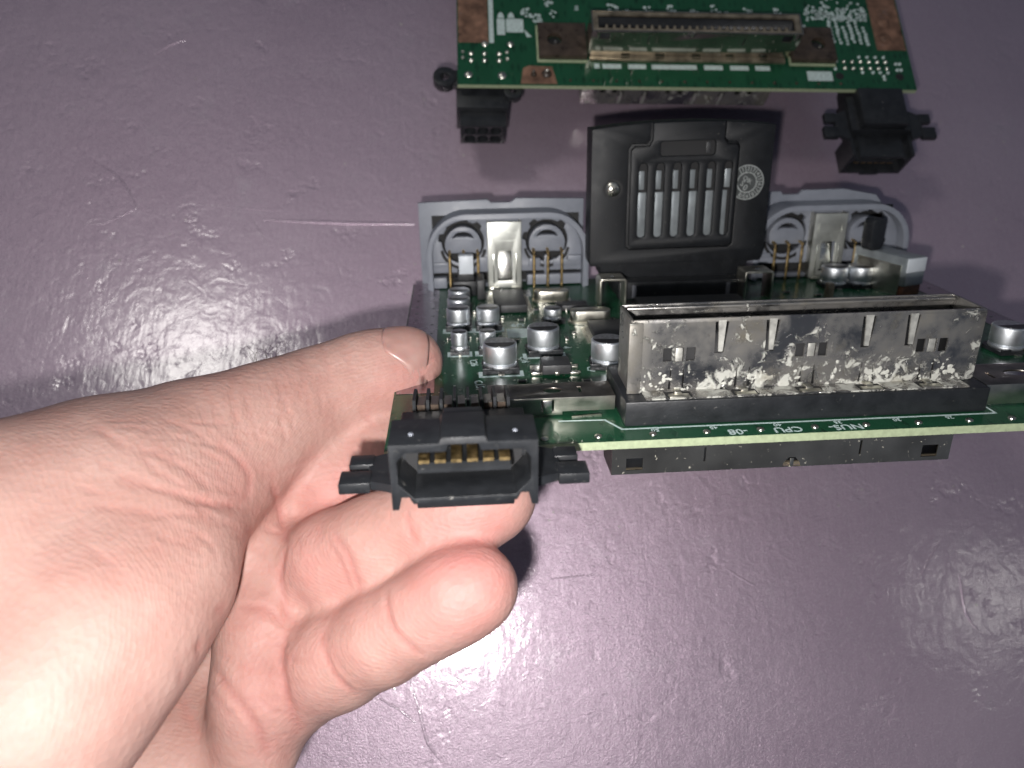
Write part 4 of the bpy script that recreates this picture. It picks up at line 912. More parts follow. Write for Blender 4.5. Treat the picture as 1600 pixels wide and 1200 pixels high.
HAND_CREASES = [
([(-25.6,2.7,95.4),(-25.1,1.3,96.5),(-24.4,-0.5,97.3),(-23.8,-2.2,97.6),(-22.8,-4.0,97.5),(-21.7,-5.6,97.1),(-20.2,-7.0,96.2),(-19.0,-8.0,94.9)],0.70,0.50),
([(-24.8,3.2,95.7),(-24.2,2.0,96.9),(-23.5,0.3,97.9),(-22.8,-1.3,98.4),(-21.5,-3.4,98.5),(-20.5,-4.9,98.1)],0.60,0.25),
([(-13.5,9.0,102.9),(-13.2,7.4,104.4),(-12.9,5.4,105.3),(-12.4,3.7,105.6),(-11.4,2.0,105.8),(-10.4,0.9,105.8),(-9.1,-0.2,105.5),(-7.8,-1.3,104.8),(-7.0,-2.0,103.9)],0.70,0.50),
([(-23.9,19.6,97.2),(-22.9,18.3,98.0),(-21.6,16.5,98.6),(-20.7,15.0,98.6),(-20.0,13.3,98.0),(-19.6,11.9,97.1),(-19.1,10.5,96.1),(-18.7,9.3,96.2)],0.70,0.50),
([(-25.1,18.7,96.4),(-24.1,17.4,97.2),(-22.9,15.5,97.6),(-21.9,13.8,97.4),(-21.1,11.4,96.1),(-20.7,9.6,94.7)],0.60,0.30),
([(-10.4,22.4,103.6),(-10.1,21.2,103.7),(-9.6,19.6,103.6),(-8.9,17.9,103.2),(-8.3,16.6,102.7)],0.70,0.40),
([(-36.6,29.8,95.2),(-36.5,28.7,93.2),(-36.9,27.5,88.0),(-37.1,25.9,83.7),(-36.3,23.4,84.2),(-35.0,20.5,87.2),(-34.0,18.5,89.6)],0.80,0.50),
([(-34.2,18.0,89.5),(-34.4,16.7,89.7),(-34.6,14.8,89.5),(-34.8,12.8,89.2),(-34.5,10.8,88.9),(-34.1,8.7,88.6),(-33.6,7.0,88.5),(-33.0,5.0,88.7),(-32.6,3.7,89.0)],0.80,0.50),
([(-32.7,3.3,89.2),(-33.0,1.3,90.1),(-33.2,-1.2,91.0),(-32.8,-3.4,91.6),(-32.2,-5.6,91.8),(-31.8,-7.6,91.4),(-31.3,-9.7,90.5),(-30.9,-11.6,89.1),(-30.4,-13.6,87.1),(-30.2,-15.0,85.0)],0.90,0.60),
([(-41.0,0.8,113.9),(-41.0,0.0,112.0)],0.90,0.60),
([(-46.9,-3.0,86.1),(-45.1,-4.3,88.3),(-43.3,-6.0,89.6),(-41.7,-7.5,90.4),(-40.3,-9.1,90.7),(-39.1,-10.4,90.6),(-38.0,-11.7,90.2),(-37.1,-13.3,89.5),(-36.6,-14.8,88.4),(-36.1,-16.6,87.1),(-35.8,-18.3,85.7),(-35.5,-19.5,84.8)],0.90,0.60),
([(-42.4,-3.2,116.2),(-42.6,-4.7,114.3)],0.80,0.30),
([(-54.7,-8.4,76.4),(-54.0,-10.2,77.5),(-53.0,-11.8,78.6),(-51.1,-13.8,79.6),(-49.3,-15.3,80.9)],0.80,0.30),
([(-39.8,5.7,110.9),(-39.3,6.3,107.1)],0.80,0.40),
([(-41.8,7.5,89.5),(-39.9,7.4,89.8),(-38.0,7.0,89.8),(-36.4,6.5,89.7),(-34.5,5.1,89.3),(-33.1,3.7,89.1)],0.80,0.40),
([(-39.1,20.0,100.2),(-39.5,21.1,93.8)],0.70,0.30),
([(-39.6,22.1,86.9),(-37.6,21.6,85.9),(-35.7,20.9,86.4)],0.70,0.30),
([(-45.9,-0.3,87.4),(-43.9,-1.3,89.0),(-41.9,-2.3,90.0),(-40.0,-3.1,90.5),(-38.1,-3.5,90.7),(-36.1,-3.9,90.7),(-34.2,-4.1,91.1),(-32.8,-4.3,91.6)],0.60,0.20),
([(-43.7,-11.7,88.7),(-42.4,-11.0,89.7),(-40.6,-10.0,90.5),(-38.8,-9.0,90.9),(-37.2,-8.5,90.9),(-34.9,-8.6,90.7),(-32.6,-9.3,90.5),(-31.0,-9.7,90.5)],0.60,0.20),
([(-44.8,23.7,112.8),(-43.5,23.3,111.6),(-42.0,23.1,109.5),(-40.6,23.5,106.4),(-39.7,24.1,103.3)],0.90,0.70),
([(-45.2,34.6,107.2),(-43.6,34.1,106.1),(-41.8,33.4,104.5),(-40.5,32.2,103.2),(-39.5,30.8,102.0),(-39.0,29.7,101.1),(-38.9,28.5,100.7),(-39.0,27.1,100.8),(-39.3,25.8,101.4),(-39.7,24.7,103.2),(-40.1,23.8,104.9)],0.90,0.35),
([(-55.5,26.3,117.4),(-54.6,26.1,117.2),(-53.3,25.7,116.9),(-51.8,25.3,116.5),(-50.3,24.9,116.0),(-49.0,24.6,115.5),(-47.2,24.2,114.6),(-45.6,23.8,113.5),(-44.6,23.6,112.6)],0.80,0.30),
([(-54.0,31.7,114.2),(-52.9,31.4,114.0),(-51.4,31.0,113.5),(-49.7,30.4,113.0),(-48.2,29.7,112.4),(-46.7,28.7,111.8),(-45.1,27.5,111.0),(-43.8,26.4,110.2),(-42.9,25.6,109.4)],0.90,0.25),
([(-57.4,21.2,120.2),(-56.6,21.1,120.0),(-55.4,21.0,119.7),(-54.0,20.8,119.3),(-52.5,20.7,118.9),(-51.0,20.6,118.4),(-49.6,20.5,117.8),(-48.4,20.5,117.2),(-47.1,20.5,116.4),(-45.8,20.5,115.4),(-44.6,20.6,114.3),(-43.5,20.7,113.0),(-42.6,20.8,111.9),(-42.0,20.9,110.8)],0.80,0.20),
([(-52.7,38.3,108.6),(-51.3,37.8,108.6),(-49.6,37.3,108.2),(-47.8,36.5,107.8),(-46.1,35.4,107.4),(-44.6,34.2,106.9),(-43.5,33.4,106.3)],0.80,0.20),
([(-38.5,28.9,99.9),(-37.8,29.7,98.3),(-36.6,30.9,96.0),(-35.1,32.2,93.8),(-33.8,33.5,91.6),(-32.2,34.9,88.9),(-30.7,36.2,86.7),(-29.5,37.0,85.8)],0.70,0.20),
([(-34.5,59.4,87.3),(-33.2,56.4,90.3),(-32.1,53.2,92.0),(-31.9,49.7,93.2),(-31.9,47.1,93.8)],0.60,0.16),
([(-30.9,61.5,85.7),(-29.4,58.2,88.9),(-28.2,55.2,90.2),(-27.9,52.7,90.6),(-27.9,50.8,90.7)],0.60,0.18),
([(-26.8,62.3,86.1),(-25.4,59.7,88.2),(-24.1,57.0,89.1),(-23.6,54.6,89.4),(-23.5,52.7,89.3)],0.60,0.16),
([(-37.3,55.4,91.6),(-36.2,52.5,93.7),(-35.3,49.4,95.1),(-35.2,46.1,96.1),(-35.3,43.6,96.7)],0.60,0.12),
([(-22.1,46.8,86.0),(-21.3,46.2,84.8),(-20.3,45.4,83.4),(-19.5,44.5,83.1),(-18.9,43.6,83.4)],0.60,0.20),
([(-34.5,26.1,82.4),(-33.2,26.6,82.8),(-31.1,27.2,83.9),(-29.1,27.6,84.5),(-26.2,27.4,84.7)],0.60,0.18),
([(-33.1,30.9,84.8),(-31.4,30.1,84.8),(-29.1,28.9,84.8),(-26.9,27.1,84.8)],0.50,0.14),
([(-26.7,33.6,85.4),(-25.9,32.0,85.3),(-24.7,30.2,84.7),(-23.1,28.5,83.6)],0.60,0.25),
([(-18.6,62.9,86.8),(-17.6,61.8,87.3),(-16.2,60.6,87.6),(-14.8,59.7,87.4),(-13.2,59.0,87.0),(-11.6,58.5,86.4),(-10.0,58.3,85.7),(-8.5,58.5,84.8),(-7.1,59.1,83.8),(-6.0,60.5,82.5),(-5.3,62.2,80.4)],0.50,0.38),
([(-37.6,28.5,97.1),(-36.7,28.2,92.9)],0.50,0.13),
([(-36.2,28.4,84.3),(-33.8,27.5,83.1),(-31.7,26.6,83.4)],0.50,0.13),
([(-38.0,42.8,98.8),(-37.0,42.5,98.2),(-35.8,42.2,97.3),(-34.6,42.4,96.3),(-33.7,42.7,95.4)],0.50,0.13),
([(-41.6,18.3,88.5),(-40.6,18.2,87.9),(-39.3,17.4,87.7),(-38.3,16.7,87.8)],0.50,0.15),
([(-55.4,14.9,123.9),(-54.4,14.0,124.2),(-53.0,13.0,124.5),(-51.9,12.3,124.4),(-51.1,11.9,124.3)],0.50,0.22),
([(-60.2,37.2,111.8),(-58.9,37.2,111.5),(-57.3,37.2,111.1),(-55.9,37.6,110.3),(-54.8,38.1,109.5)],0.50,0.16),
([(-44.6,16.0,117.0),(-43.8,16.4,116.0),(-42.8,16.9,114.5),(-41.7,17.0,112.9),(-40.9,17.1,111.5)],0.50,0.18),
([(-46.4,23.0,114.6),(-45.5,22.8,114.0),(-44.5,22.4,113.1),(-43.4,21.9,112.2),(-42.5,21.5,111.4)],0.50,0.19),
([(-43.2,36.5,104.6),(-42.2,36.2,103.9),(-41.0,35.9,102.8),(-39.8,35.9,101.6),(-38.8,36.0,100.6)],0.50,0.14),
([(-45.8,23.5,113.8),(-44.5,23.3,112.7),(-42.9,23.2,110.9),(-41.5,23.4,108.4),(-40.5,23.7,105.9)],0.50,0.13),
([(-50.1,34.9,110.2),(-48.5,34.5,109.6),(-46.6,34.0,108.6),(-44.8,34.1,107.1),(-43.4,34.3,105.7)],0.50,0.16),
([(-39.0,31.4,101.0),(-38.2,31.1,99.6),(-37.3,30.8,97.5),(-36.3,30.9,95.4),(-35.5,31.1,93.7)],0.50,0.22),
([(-48.5,38.3,106.9),(-47.2,38.3,106.3),(-45.6,38.3,105.4),(-44.1,38.7,104.2),(-42.9,39.1,103.3)],0.50,0.23),
([(-46.8,23.9,114.5),(-46.3,24.0,114.0),(-45.6,24.0,113.4),(-44.8,23.6,112.8),(-44.2,23.2,112.4)],0.50,0.19),
([(-49.4,19.5,118.2),(-48.9,19.5,117.9),(-48.1,19.6,117.5),(-47.5,19.8,117.0),(-47.0,20.0,116.5)],0.50,0.17),
([(-44.2,18.3,115.2),(-43.3,17.7,114.6),(-42.2,17.0,113.6),(-41.2,16.4,112.5),(-40.5,15.9,111.3)],0.50,0.23),
([(-46.0,36.8,106.5),(-45.1,36.3,106.2),(-43.9,35.7,105.6),(-42.8,34.9,105.0),(-41.9,34.2,104.3)],0.50,0.13),
([(-49.1,29.0,113.4),(-48.0,29.1,112.6),(-46.6,29.1,111.6),(-45.2,28.8,110.4),(-44.1,28.5,109.3)],0.50,0.16),
([(-47.2,16.5,118.8),(-46.0,16.3,118.0),(-44.3,15.8,116.7),(-42.6,15.0,115.3),(-41.4,14.2,114.0)],0.50,0.20),
([(-42.0,19.1,112.1),(-41.4,19.3,110.9),(-40.6,19.7,109.0),(-39.9,20.2,106.7),(-39.5,20.8,104.4)],0.50,0.12),
([(-40.7,20.3,108.8),(-40.1,20.0,107.4),(-39.4,19.5,105.2),(-39.0,18.8,102.0)],0.50,0.23),
([(-47.1,19.9,116.7),(-45.8,18.6,116.5),(-44.4,17.2,116.0),(-43.1,16.4,115.2),(-42.2,15.8,114.3)],0.50,0.11),
([(-59.6,24.3,119.7),(-59.0,24.1,119.6),(-58.2,23.7,119.4),(-57.4,23.4,119.3),(-56.8,23.2,119.2)],0.50,0.19),
([(-50.8,32.1,112.6),(-49.4,31.8,111.9),(-47.6,31.2,111.0),(-45.7,30.1,110.0),(-44.2,29.1,109.1)],0.50,0.11),
([(-46.0,32.6,108.9),(-45.1,32.3,108.3),(-43.9,31.8,107.5),(-42.8,31.1,106.5),(-41.9,30.6,105.6)],0.50,0.23),
([(-42.5,26.2,108.6),(-41.9,26.0,107.6),(-41.1,25.8,106.2),(-40.4,26.1,104.5),(-39.9,26.4,103.2)],0.50,0.24),
([(-62.1,35.2,113.9),(-60.6,34.6,114.1),(-58.7,33.6,114.4),(-56.7,32.2,114.8),(-55.2,31.0,115.0)],0.50,0.22),
([(-40.7,23.2,106.7),(-40.1,23.3,105.0),(-39.4,23.5,102.2),(-38.8,23.7,98.8),(-38.5,23.8,95.6)],0.50,0.22),
([(-53.3,30.4,114.6),(-51.7,29.0,114.7),(-49.8,27.4,114.6),(-48.0,26.4,114.0),(-46.8,25.8,113.4)],0.50,0.21),
([(-62.4,36.6,112.7),(-60.8,35.3,113.6),(-58.9,33.9,114.3),(-57.3,33.1,114.4),(-56.1,32.6,114.4)],0.50,0.19),
([(-38.1,38.5,99.7),(-37.3,38.8,98.9),(-36.2,39.1,97.9),(-35.1,39.0,96.7),(-34.2,39.0,95.7)],0.50,0.14),
([(-58.3,28.6,117.2),(-57.6,28.1,117.2),(-56.7,27.6,117.2),(-56.0,27.6,116.9),(-55.4,27.8,116.7)],0.50,0.16),
([(-44.3,24.1,112.1),(-43.0,23.2,111.0),(-41.4,22.3,109.1),(-40.2,21.9,106.2),(-39.4,21.8,103.0)],0.50,0.15),
([(-39.4,37.3,101.0),(-38.5,37.0,100.2),(-37.3,36.6,98.9),(-36.1,36.1,97.4),(-35.2,35.7,96.0)],0.50,0.22),
([(-40.8,37.5,102.2),(-39.9,37.5,101.4),(-38.8,37.7,100.5),(-37.8,38.4,99.4),(-37.0,39.1,98.6)],0.50,0.15),
([(-52.0,32.0,113.2),(-51.4,32.1,112.9),(-50.5,32.1,112.4),(-49.5,31.8,112.0),(-48.8,31.5,111.7)],0.50,0.18),
([(-55.2,25.4,117.7),(-53.6,24.9,117.4),(-51.6,24.4,116.9),(-49.8,24.4,116.0),(-48.4,24.7,115.1)],0.50,0.11),
([(-46.1,24.1,113.8),(-44.8,23.1,113.1),(-43.2,21.9,112.0),(-41.7,20.7,110.5),(-40.6,19.9,108.9)],0.50,0.21),
([(-38.4,24.5,90.9),(-38.1,24.1,85.1),(-35.8,22.5,84.9)],0.50,0.19),
([(-32.2,20.0,90.8),(-30.0,18.4,93.4)],0.50,0.19),
([(-56.3,27.2,117.2),(-54.9,26.9,117.0),(-53.0,26.4,116.5),(-51.1,25.6,116.1),(-49.7,25.0,115.7)],0.50,0.12),
([(-57.8,35.8,112.6),(-57.1,36.1,112.1),(-56.1,36.3,111.7),(-54.8,35.8,111.7),(-53.8,35.2,111.7)],0.50,0.22),
([(-49.7,24.4,116.0),(-48.7,24.9,115.2),(-47.4,25.5,114.1),(-46.0,25.6,112.9),(-44.9,25.5,111.9)],0.50,0.12),
([(-37.4,40.0,98.9),(-36.4,39.4,98.1),(-35.2,38.7,96.8),(-34.1,38.1,95.3),(-33.2,37.7,93.9)],0.50,0.10),
([(-39.4,31.8,101.7),(-38.8,31.9,100.6),(-37.9,32.0,99.1),(-37.0,32.2,97.6),(-36.3,32.4,96.5)],0.50,0.11),
([(-43.9,24.2,111.5),(-43.2,24.4,110.7),(-42.4,24.6,109.4),(-41.6,24.4,108.0),(-41.0,24.1,106.9)],0.50,0.10),
([(-37.6,51.1,95.1),(-36.4,48.5,96.0),(-35.1,45.7,96.2),(-34.0,43.0,95.7),(-33.1,41.1,94.8)],0.45,0.16),
([(-49.9,49.0,98.4),(-47.7,45.4,101.7),(-46.0,42.5,103.1),(-44.9,40.4,103.8)],0.45,0.15),
([(-40.6,44.1,99.9),(-40.3,41.6,100.7),(-40.1,38.5,101.4),(-39.8,35.6,101.7),(-39.7,33.4,101.8)],0.45,0.11),
([(-36.3,51.5,94.4),(-35.5,49.3,95.2),(-34.8,46.7,95.7),(-34.6,44.2,96.1),(-34.6,42.3,96.3)],0.45,0.18),
([(-46.8,42.7,103.3),(-45.7,40.6,104.1),(-44.4,38.0,104.8),(-43.4,35.5,105.3),(-42.8,33.6,105.5)],0.45,0.14),
([(-37.8,49.0,96.3),(-37.3,47.6,96.8),(-36.7,45.8,97.1),(-36.0,44.1,97.2),(-35.6,42.8,97.1)],0.45,0.10),
([(-34.5,53.5,92.6),(-34.0,51.2,93.7),(-33.8,48.5,94.6),(-33.9,45.9,95.4),(-34.2,43.9,95.8)],0.45,0.12),
([(-41.7,48.5,97.9),(-41.5,46.9,98.9),(-41.2,44.9,99.8),(-40.8,43.1,100.5),(-40.5,41.7,100.8)],0.45,0.10),
([(-34.4,50.5,94.2),(-33.9,49.2,94.5),(-33.4,47.6,94.6),(-33.2,46.0,94.8),(-33.2,44.8,94.9)],0.45,0.09),
([(-36.5,54.6,92.2),(-35.3,52.5,93.4),(-33.9,50.2,94.1),(-32.8,48.1,94.1),(-32.0,46.6,93.9)],0.45,0.19),
([(-45.1,49.6,97.7),(-44.3,45.6,100.7),(-43.9,42.9,102.1)],0.45,0.19),
([(-29.1,48.5,91.6),(-28.5,47.4,91.1),(-27.6,45.8,90.0),(-26.9,44.3,88.6),(-26.2,42.3,85.7),(-25.7,40.5,84.0)],0.45,0.14),
([(-44.5,48.4,98.7),(-43.5,45.5,100.5),(-42.5,42.2,101.7),(-41.7,40.3,102.1),(-41.0,38.4,102.1),(-40.4,37.2,102.0)],0.45,0.12),
([(-43.9,46.2,100.1),(-43.4,44.5,101.1),(-42.8,42.2,101.9),(-42.3,40.1,102.5),(-41.7,38.0,102.8),(-41.1,36.0,102.9),(-40.7,34.7,102.8)],0.45,0.17),
([(-48.1,50.9,96.2),(-45.9,47.0,100.1),(-44.8,44.6,101.5)],0.45,0.10),
([(-39.7,48.2,97.5),(-38.8,46.8,97.8),(-37.6,44.9,97.9),(-36.5,43.1,97.7),(-35.6,41.4,97.2),(-34.7,39.8,96.3),(-34.1,38.7,95.5)],0.45,0.14),
([(-35.7,45.4,96.6),(-35.3,43.6,96.8),(-34.9,41.3,96.6),(-34.6,39.1,96.1),(-34.4,37.4,95.5)],0.45,0.18),
([(-29.7,54.2,90.7),(-29.4,51.7,91.3),(-29.0,48.7,91.5),(-28.7,45.9,91.1),(-28.5,43.9,90.4)],0.45,0.18),
([(-34.7,50.8,94.2),(-34.6,48.5,95.0),(-34.5,45.8,95.7),(-34.6,43.1,96.2),(-34.7,41.1,96.4)],0.45,0.16),
([(-41.5,45.3,99.8),(-40.5,42.9,100.4),(-39.5,40.0,100.6),(-38.8,38.3,100.4),(-38.1,36.6,99.9),(-37.7,35.4,99.4)],0.45,0.16),
([(-45.8,52.2,94.8),(-44.5,49.0,98.1),(-43.8,46.9,99.6)],0.45,0.15),
([(-36.3,49.9,95.3),(-35.9,48.1,95.9),(-35.5,45.8,96.4),(-35.2,43.6,96.7),(-35.2,41.5,96.9),(-35.4,39.3,97.0),(-35.5,37.9,97.0)],0.45,0.17),
([(-31.7,47.7,93.5),(-31.3,46.3,93.4),(-30.8,44.4,92.9),(-30.3,42.6,92.0),(-29.9,40.9,90.6),(-29.5,39.4,88.6),(-29.3,38.4,86.6)],0.45,0.09),
([(-47.8,41.8,104.3),(-47.0,40.0,105.1),(-45.9,37.9,105.8),(-44.6,35.9,106.0),(-43.5,34.4,105.8)],0.45,0.15),
([(-35.1,45.8,96.2),(-34.4,44.0,96.0),(-33.6,41.8,95.3),(-33.1,39.6,94.4),(-32.8,38.1,93.4)],0.45,0.11),
([(-43.1,49.4,97.5),(-41.9,46.1,99.5),(-41.1,43.8,100.3)],0.45,0.12),
([(-31.2,52.9,91.7),(-30.5,51.3,92.0),(-29.7,49.3,91.9),(-28.9,47.4,91.5),(-28.3,45.6,90.7),(-27.8,43.9,89.6),(-27.5,42.8,88.6)],0.45,0.17),
([(-45.6,48.5,98.7),(-43.5,45.3,100.6),(-42.3,43.2,101.2)],0.45,0.10),
([(-27.7,47.6,90.5),(-27.6,46.1,90.1),(-27.6,44.4,89.5),(-27.9,42.6,88.8),(-28.2,41.3,88.2)],0.45,0.10),
([(-44.6,47.0,99.7),(-43.7,44.6,101.1),(-42.6,41.7,102.1),(-41.5,39.2,102.3),(-40.6,37.3,102.1)],0.45,0.14),
([(-33.0,50.7,93.5),(-32.2,49.2,93.5),(-31.5,47.5,93.4),(-31.0,45.8,93.2),(-30.8,44.5,92.8)],0.45,0.14),
([(-33.9,56.3,90.5),(-33.1,53.4,92.2),(-32.6,50.1,93.5),(-32.5,47.0,94.2),(-32.6,44.8,94.5)],0.45,0.12),
([(-29.2,50.5,91.4),(-28.3,49.2,91.0),(-27.3,47.6,90.2),(-26.5,46.1,89.1),(-26.0,45.0,88.1)],0.45,0.19),
([(-38.4,53.5,93.5),(-37.4,51.4,94.8),(-36.3,49.0,95.7),(-35.9,46.7,96.4),(-35.8,45.0,96.8)],0.45,0.14),
([(-43.9,3.4,89.2),(-42.9,3.5,89.8),(-41.6,3.7,90.2),(-40.4,3.9,90.4),(-39.5,4.1,90.5)],0.50,0.20),
([(-36.2,9.1,88.9),(-35.4,8.2,88.9),(-34.4,7.1,88.8),(-33.4,6.0,88.6),(-32.6,5.1,88.5)],0.50,0.19),
([(-41.6,-17.5,86.6),(-40.1,-17.7,86.9),(-38.3,-17.9,86.8),(-36.6,-18.2,86.2),(-35.4,-18.5,85.4)],0.50,0.12),
([(-35.4,-14.9,88.1),(-34.6,-15.8,87.1),(-33.7,-17.0,85.5),(-32.8,-18.2,83.5),(-32.2,-19.3,81.4)],0.50,0.10),
([(-38.5,-10.7,90.6),(-37.7,-10.3,90.6),(-36.6,-9.9,90.7),(-35.6,-9.4,90.6),(-34.7,-9.1,90.6)],0.50,0.21),
([(-38.1,9.7,89.0),(-37.0,10.1,88.7),(-35.5,10.5,88.7),(-33.9,10.9,89.2),(-32.5,11.2,90.3)],0.50,0.14),
([(-37.6,-8.7,90.9),(-36.3,-9.3,90.7),(-34.8,-10.1,90.4),(-33.2,-10.9,89.8),(-32.0,-11.6,89.3)],0.50,0.20),
([(-47.0,-6.9,86.2),(-45.4,-7.9,88.2),(-43.7,-9.3,89.4),(-42.2,-10.7,89.8),(-41.2,-11.7,89.8)],0.50,0.19),
([(-35.7,5.0,89.9),(-34.8,4.6,89.6),(-33.6,4.1,89.2),(-32.4,3.6,89.1),(-31.3,3.2,89.7)],0.50,0.17),
([(-41.9,11.7,115.8),(-41.4,12.3,114.8),(-40.8,13.2,113.4),(-40.3,14.1,112.0),(-39.8,14.8,110.6)],0.50,0.11),
([(-40.1,18.7,108.4),(-39.6,18.5,107.0),(-39.1,18.2,104.6),(-39.0,18.1,100.4)],0.50,0.16),
([(-50.4,-16.6,81.0),(-49.8,-16.1,80.9),(-48.8,-15.4,81.3),(-47.2,-14.4,83.5),(-45.9,-13.7,85.8)],0.50,0.15),
([(-35.4,-16.6,86.8),(-34.7,-16.2,86.8),(-33.8,-15.7,86.8),(-32.9,-15.1,86.8),(-32.3,-14.7,86.8)],0.50,0.20),
([(-35.4,-15.7,87.5),(-34.6,-16.7,86.3),(-33.6,-18.1,84.5),(-32.8,-19.5,82.2),(-32.2,-20.7,80.0)],0.50,0.20),
([(-42.6,15.6,115.0),(-42.3,16.1,114.4),(-42.0,16.8,113.5),(-41.7,17.5,112.6),(-41.4,18.0,111.8)],0.50,0.22),
([(-33.5,0.4,90.3),(-32.7,0.7,90.6),(-31.6,1.2,91.1),(-30.4,1.6,92.2),(-29.5,2.0,92.9)],0.50,0.21),
([(-34.7,-0.9,90.4),(-33.3,-1.4,91.0),(-31.3,-1.9,92.8),(-29.4,-2.5,94.4),(-28.0,-2.9,95.4)],0.50,0.19),
([(-34.5,6.0,89.1),(-33.9,6.4,88.8),(-33.1,7.0,88.4),(-32.3,7.6,88.3),(-31.5,8.0,88.6)],0.50,0.18),
([(-43.0,18.6,113.8),(-42.3,17.6,113.4),(-41.4,16.3,112.8),(-40.6,15.1,112.1),(-40.0,14.2,111.3)],0.50,0.11),
([(-46.2,-19.2,83.2),(-44.4,-19.6,84.4),(-42.5,-20.3,85.1),(-40.7,-20.9,85.3),(-39.4,-21.5,85.1)],0.50,0.16),
([(-37.1,3.5,90.4),(-35.9,2.6,90.2),(-34.3,1.5,89.9),(-32.5,0.3,90.8),(-30.8,-0.5,92.9)],0.50,0.18),
([(-51.6,-7.4,75.4),(-50.9,-7.1,75.1)],0.50,0.20),
([(-46.3,-6.1,87.2),(-45.0,-5.7,88.5),(-44.1,-5.3,89.1)],0.50,0.20),
([(-40.3,0.2,90.4),(-39.3,-0.7,90.5),(-38.0,-1.9,90.5),(-36.7,-3.0,90.6),(-35.7,-3.9,90.8)],0.50,0.21),
([(-43.6,21.6,112.7),(-43.2,21.0,112.5),(-42.7,20.3,112.4),(-42.2,19.5,112.1),(-41.8,18.9,111.9)],0.50,0.16),
([(-43.6,-1.9,89.2),(-42.6,-1.9,89.7),(-41.4,-1.9,90.1),(-40.3,-1.9,90.4),(-39.4,-1.9,90.5)],0.50,0.14),
([(-40.9,19.7,88.2),(-39.9,20.8,87.3),(-38.7,22.1,86.1),(-37.4,23.5,84.7),(-36.5,24.7,83.3)],0.50,0.11),
([(-47.3,-19.3,82.4),(-46.2,-19.6,83.1),(-44.9,-20.1,83.9),(-43.6,-20.6,84.5),(-42.6,-21.0,84.8)],0.50,0.18),
([(-39.0,11.0,109.4),(-38.7,11.8,107.4),(-38.7,13.0,102.8)],0.50,0.10),
([(-41.4,15.3,88.2),(-40.3,16.0,88.0)],0.50,0.10),
([(-38.8,10.0,108.4),(-38.6,10.5,107.1),(-38.5,11.2,104.7)],0.50,0.16),
([(-42.3,13.1,88.3),(-41.6,13.5,88.3)],0.50,0.16),
([(-33.5,-6.1,91.2),(-32.6,-6.0,91.5),(-31.3,-5.9,92.4),(-29.9,-5.9,93.4),(-28.9,-5.8,94.1)],0.50,0.18)]
HAND_FLUSH = [[-29.1, 27.0, 84.4, 10, 0.8], [-21.6, 30.9, 83.9, 9, 0.6], [-29.0, 14.6, 94.2, 8, 0.55], [-20.9, 11.5, 96.2, 8, 0.6], [-2.8, 18.7, 104.9, 10, 0.75], [6.2, 21.9, 105.8, 8, 0.6], [-0.5, 8.5, 111.1, 10, 0.85], [-9.0, 4.7, 107.7, 9, 0.45], [4.8, 11.6, 109.8, 8, 0.6], [-20.3, -0.1, 100.6, 9, 0.4], [-25.2, -7.5, 94.9, 9, 0.25], [-36.8, 9.3, 88.9, 9, 0.4], [-34.1, -4.3, 91.0, 10, 0.5], [-39.3, -11.7, 90.2, 10, 0.35], [-34.3, -17.6, 85.5, 9, 0.4], [-11.6, 54.2, 85.0, 9, 0.45], [-7.6, 57.6, 83.8, 7, 0.55], [-18.3, 47.4, 83.8, 9, 0.35], [-39.8, 29.8, 102.5, 9, 0.35], [-42.0, 26.5, 107.4, 8, 0.3], [-56.9, 11.9, 126.2, 16, 0.18], [-44.3, 4.9, 121.9, 14, 0.2]]
HAND_HAIRS = [([-43.0, 56.4, 89.2], [-0.31, 0.81, 0.5]), ([-39.2, 57.3, 89.1], [0.0, 0.99, 0.11]), ([-42.9, 55.5, 90.9], [-0.36, 0.85, 0.39]), ([-40.0, 57.6, 88.4], [-0.19, 0.98, 0.03]), ([-40.2, 56.8, 89.5], [0.31, 0.95, 0.05]), ([-41.1, 57.2, 88.5], [-0.32, 0.94, 0.09]), ([-43.2, 55.6, 90.6], [-0.37, 0.82, 0.43]), ([-43.1, 55.5, 90.8], [0.05, 0.82, 0.57]), ([-40.8, 56.3, 90.2], [0.01, 0.98, 0.22]), ([-42.3, 56.0, 90.3], [-0.01, 0.98, 0.2]), ([-42.8, 55.5, 91.0], [-0.09, 0.92, 0.39]), ([-42.4, 55.4, 91.3], [0.01, 0.84, 0.54]), ([-37.9, 59.2, 86.2], [-0.03, 0.99, 0.11]), ([-39.1, 57.3, 89.2], [0.25, 0.88, 0.4]), ([-39.2, 57.3, 89.2], [0.05, 0.98, 0.21]), ([-40.9, 57.1, 88.9], [-0.4, 0.9, 0.16])]
NAIL = {'c': [-12.63, 63.35, 85.79], 'n': [0.037, 0.766, 0.642], 't': [0.946, 0.284, 0.158], 'L': 5.2, 'W': 5.2}


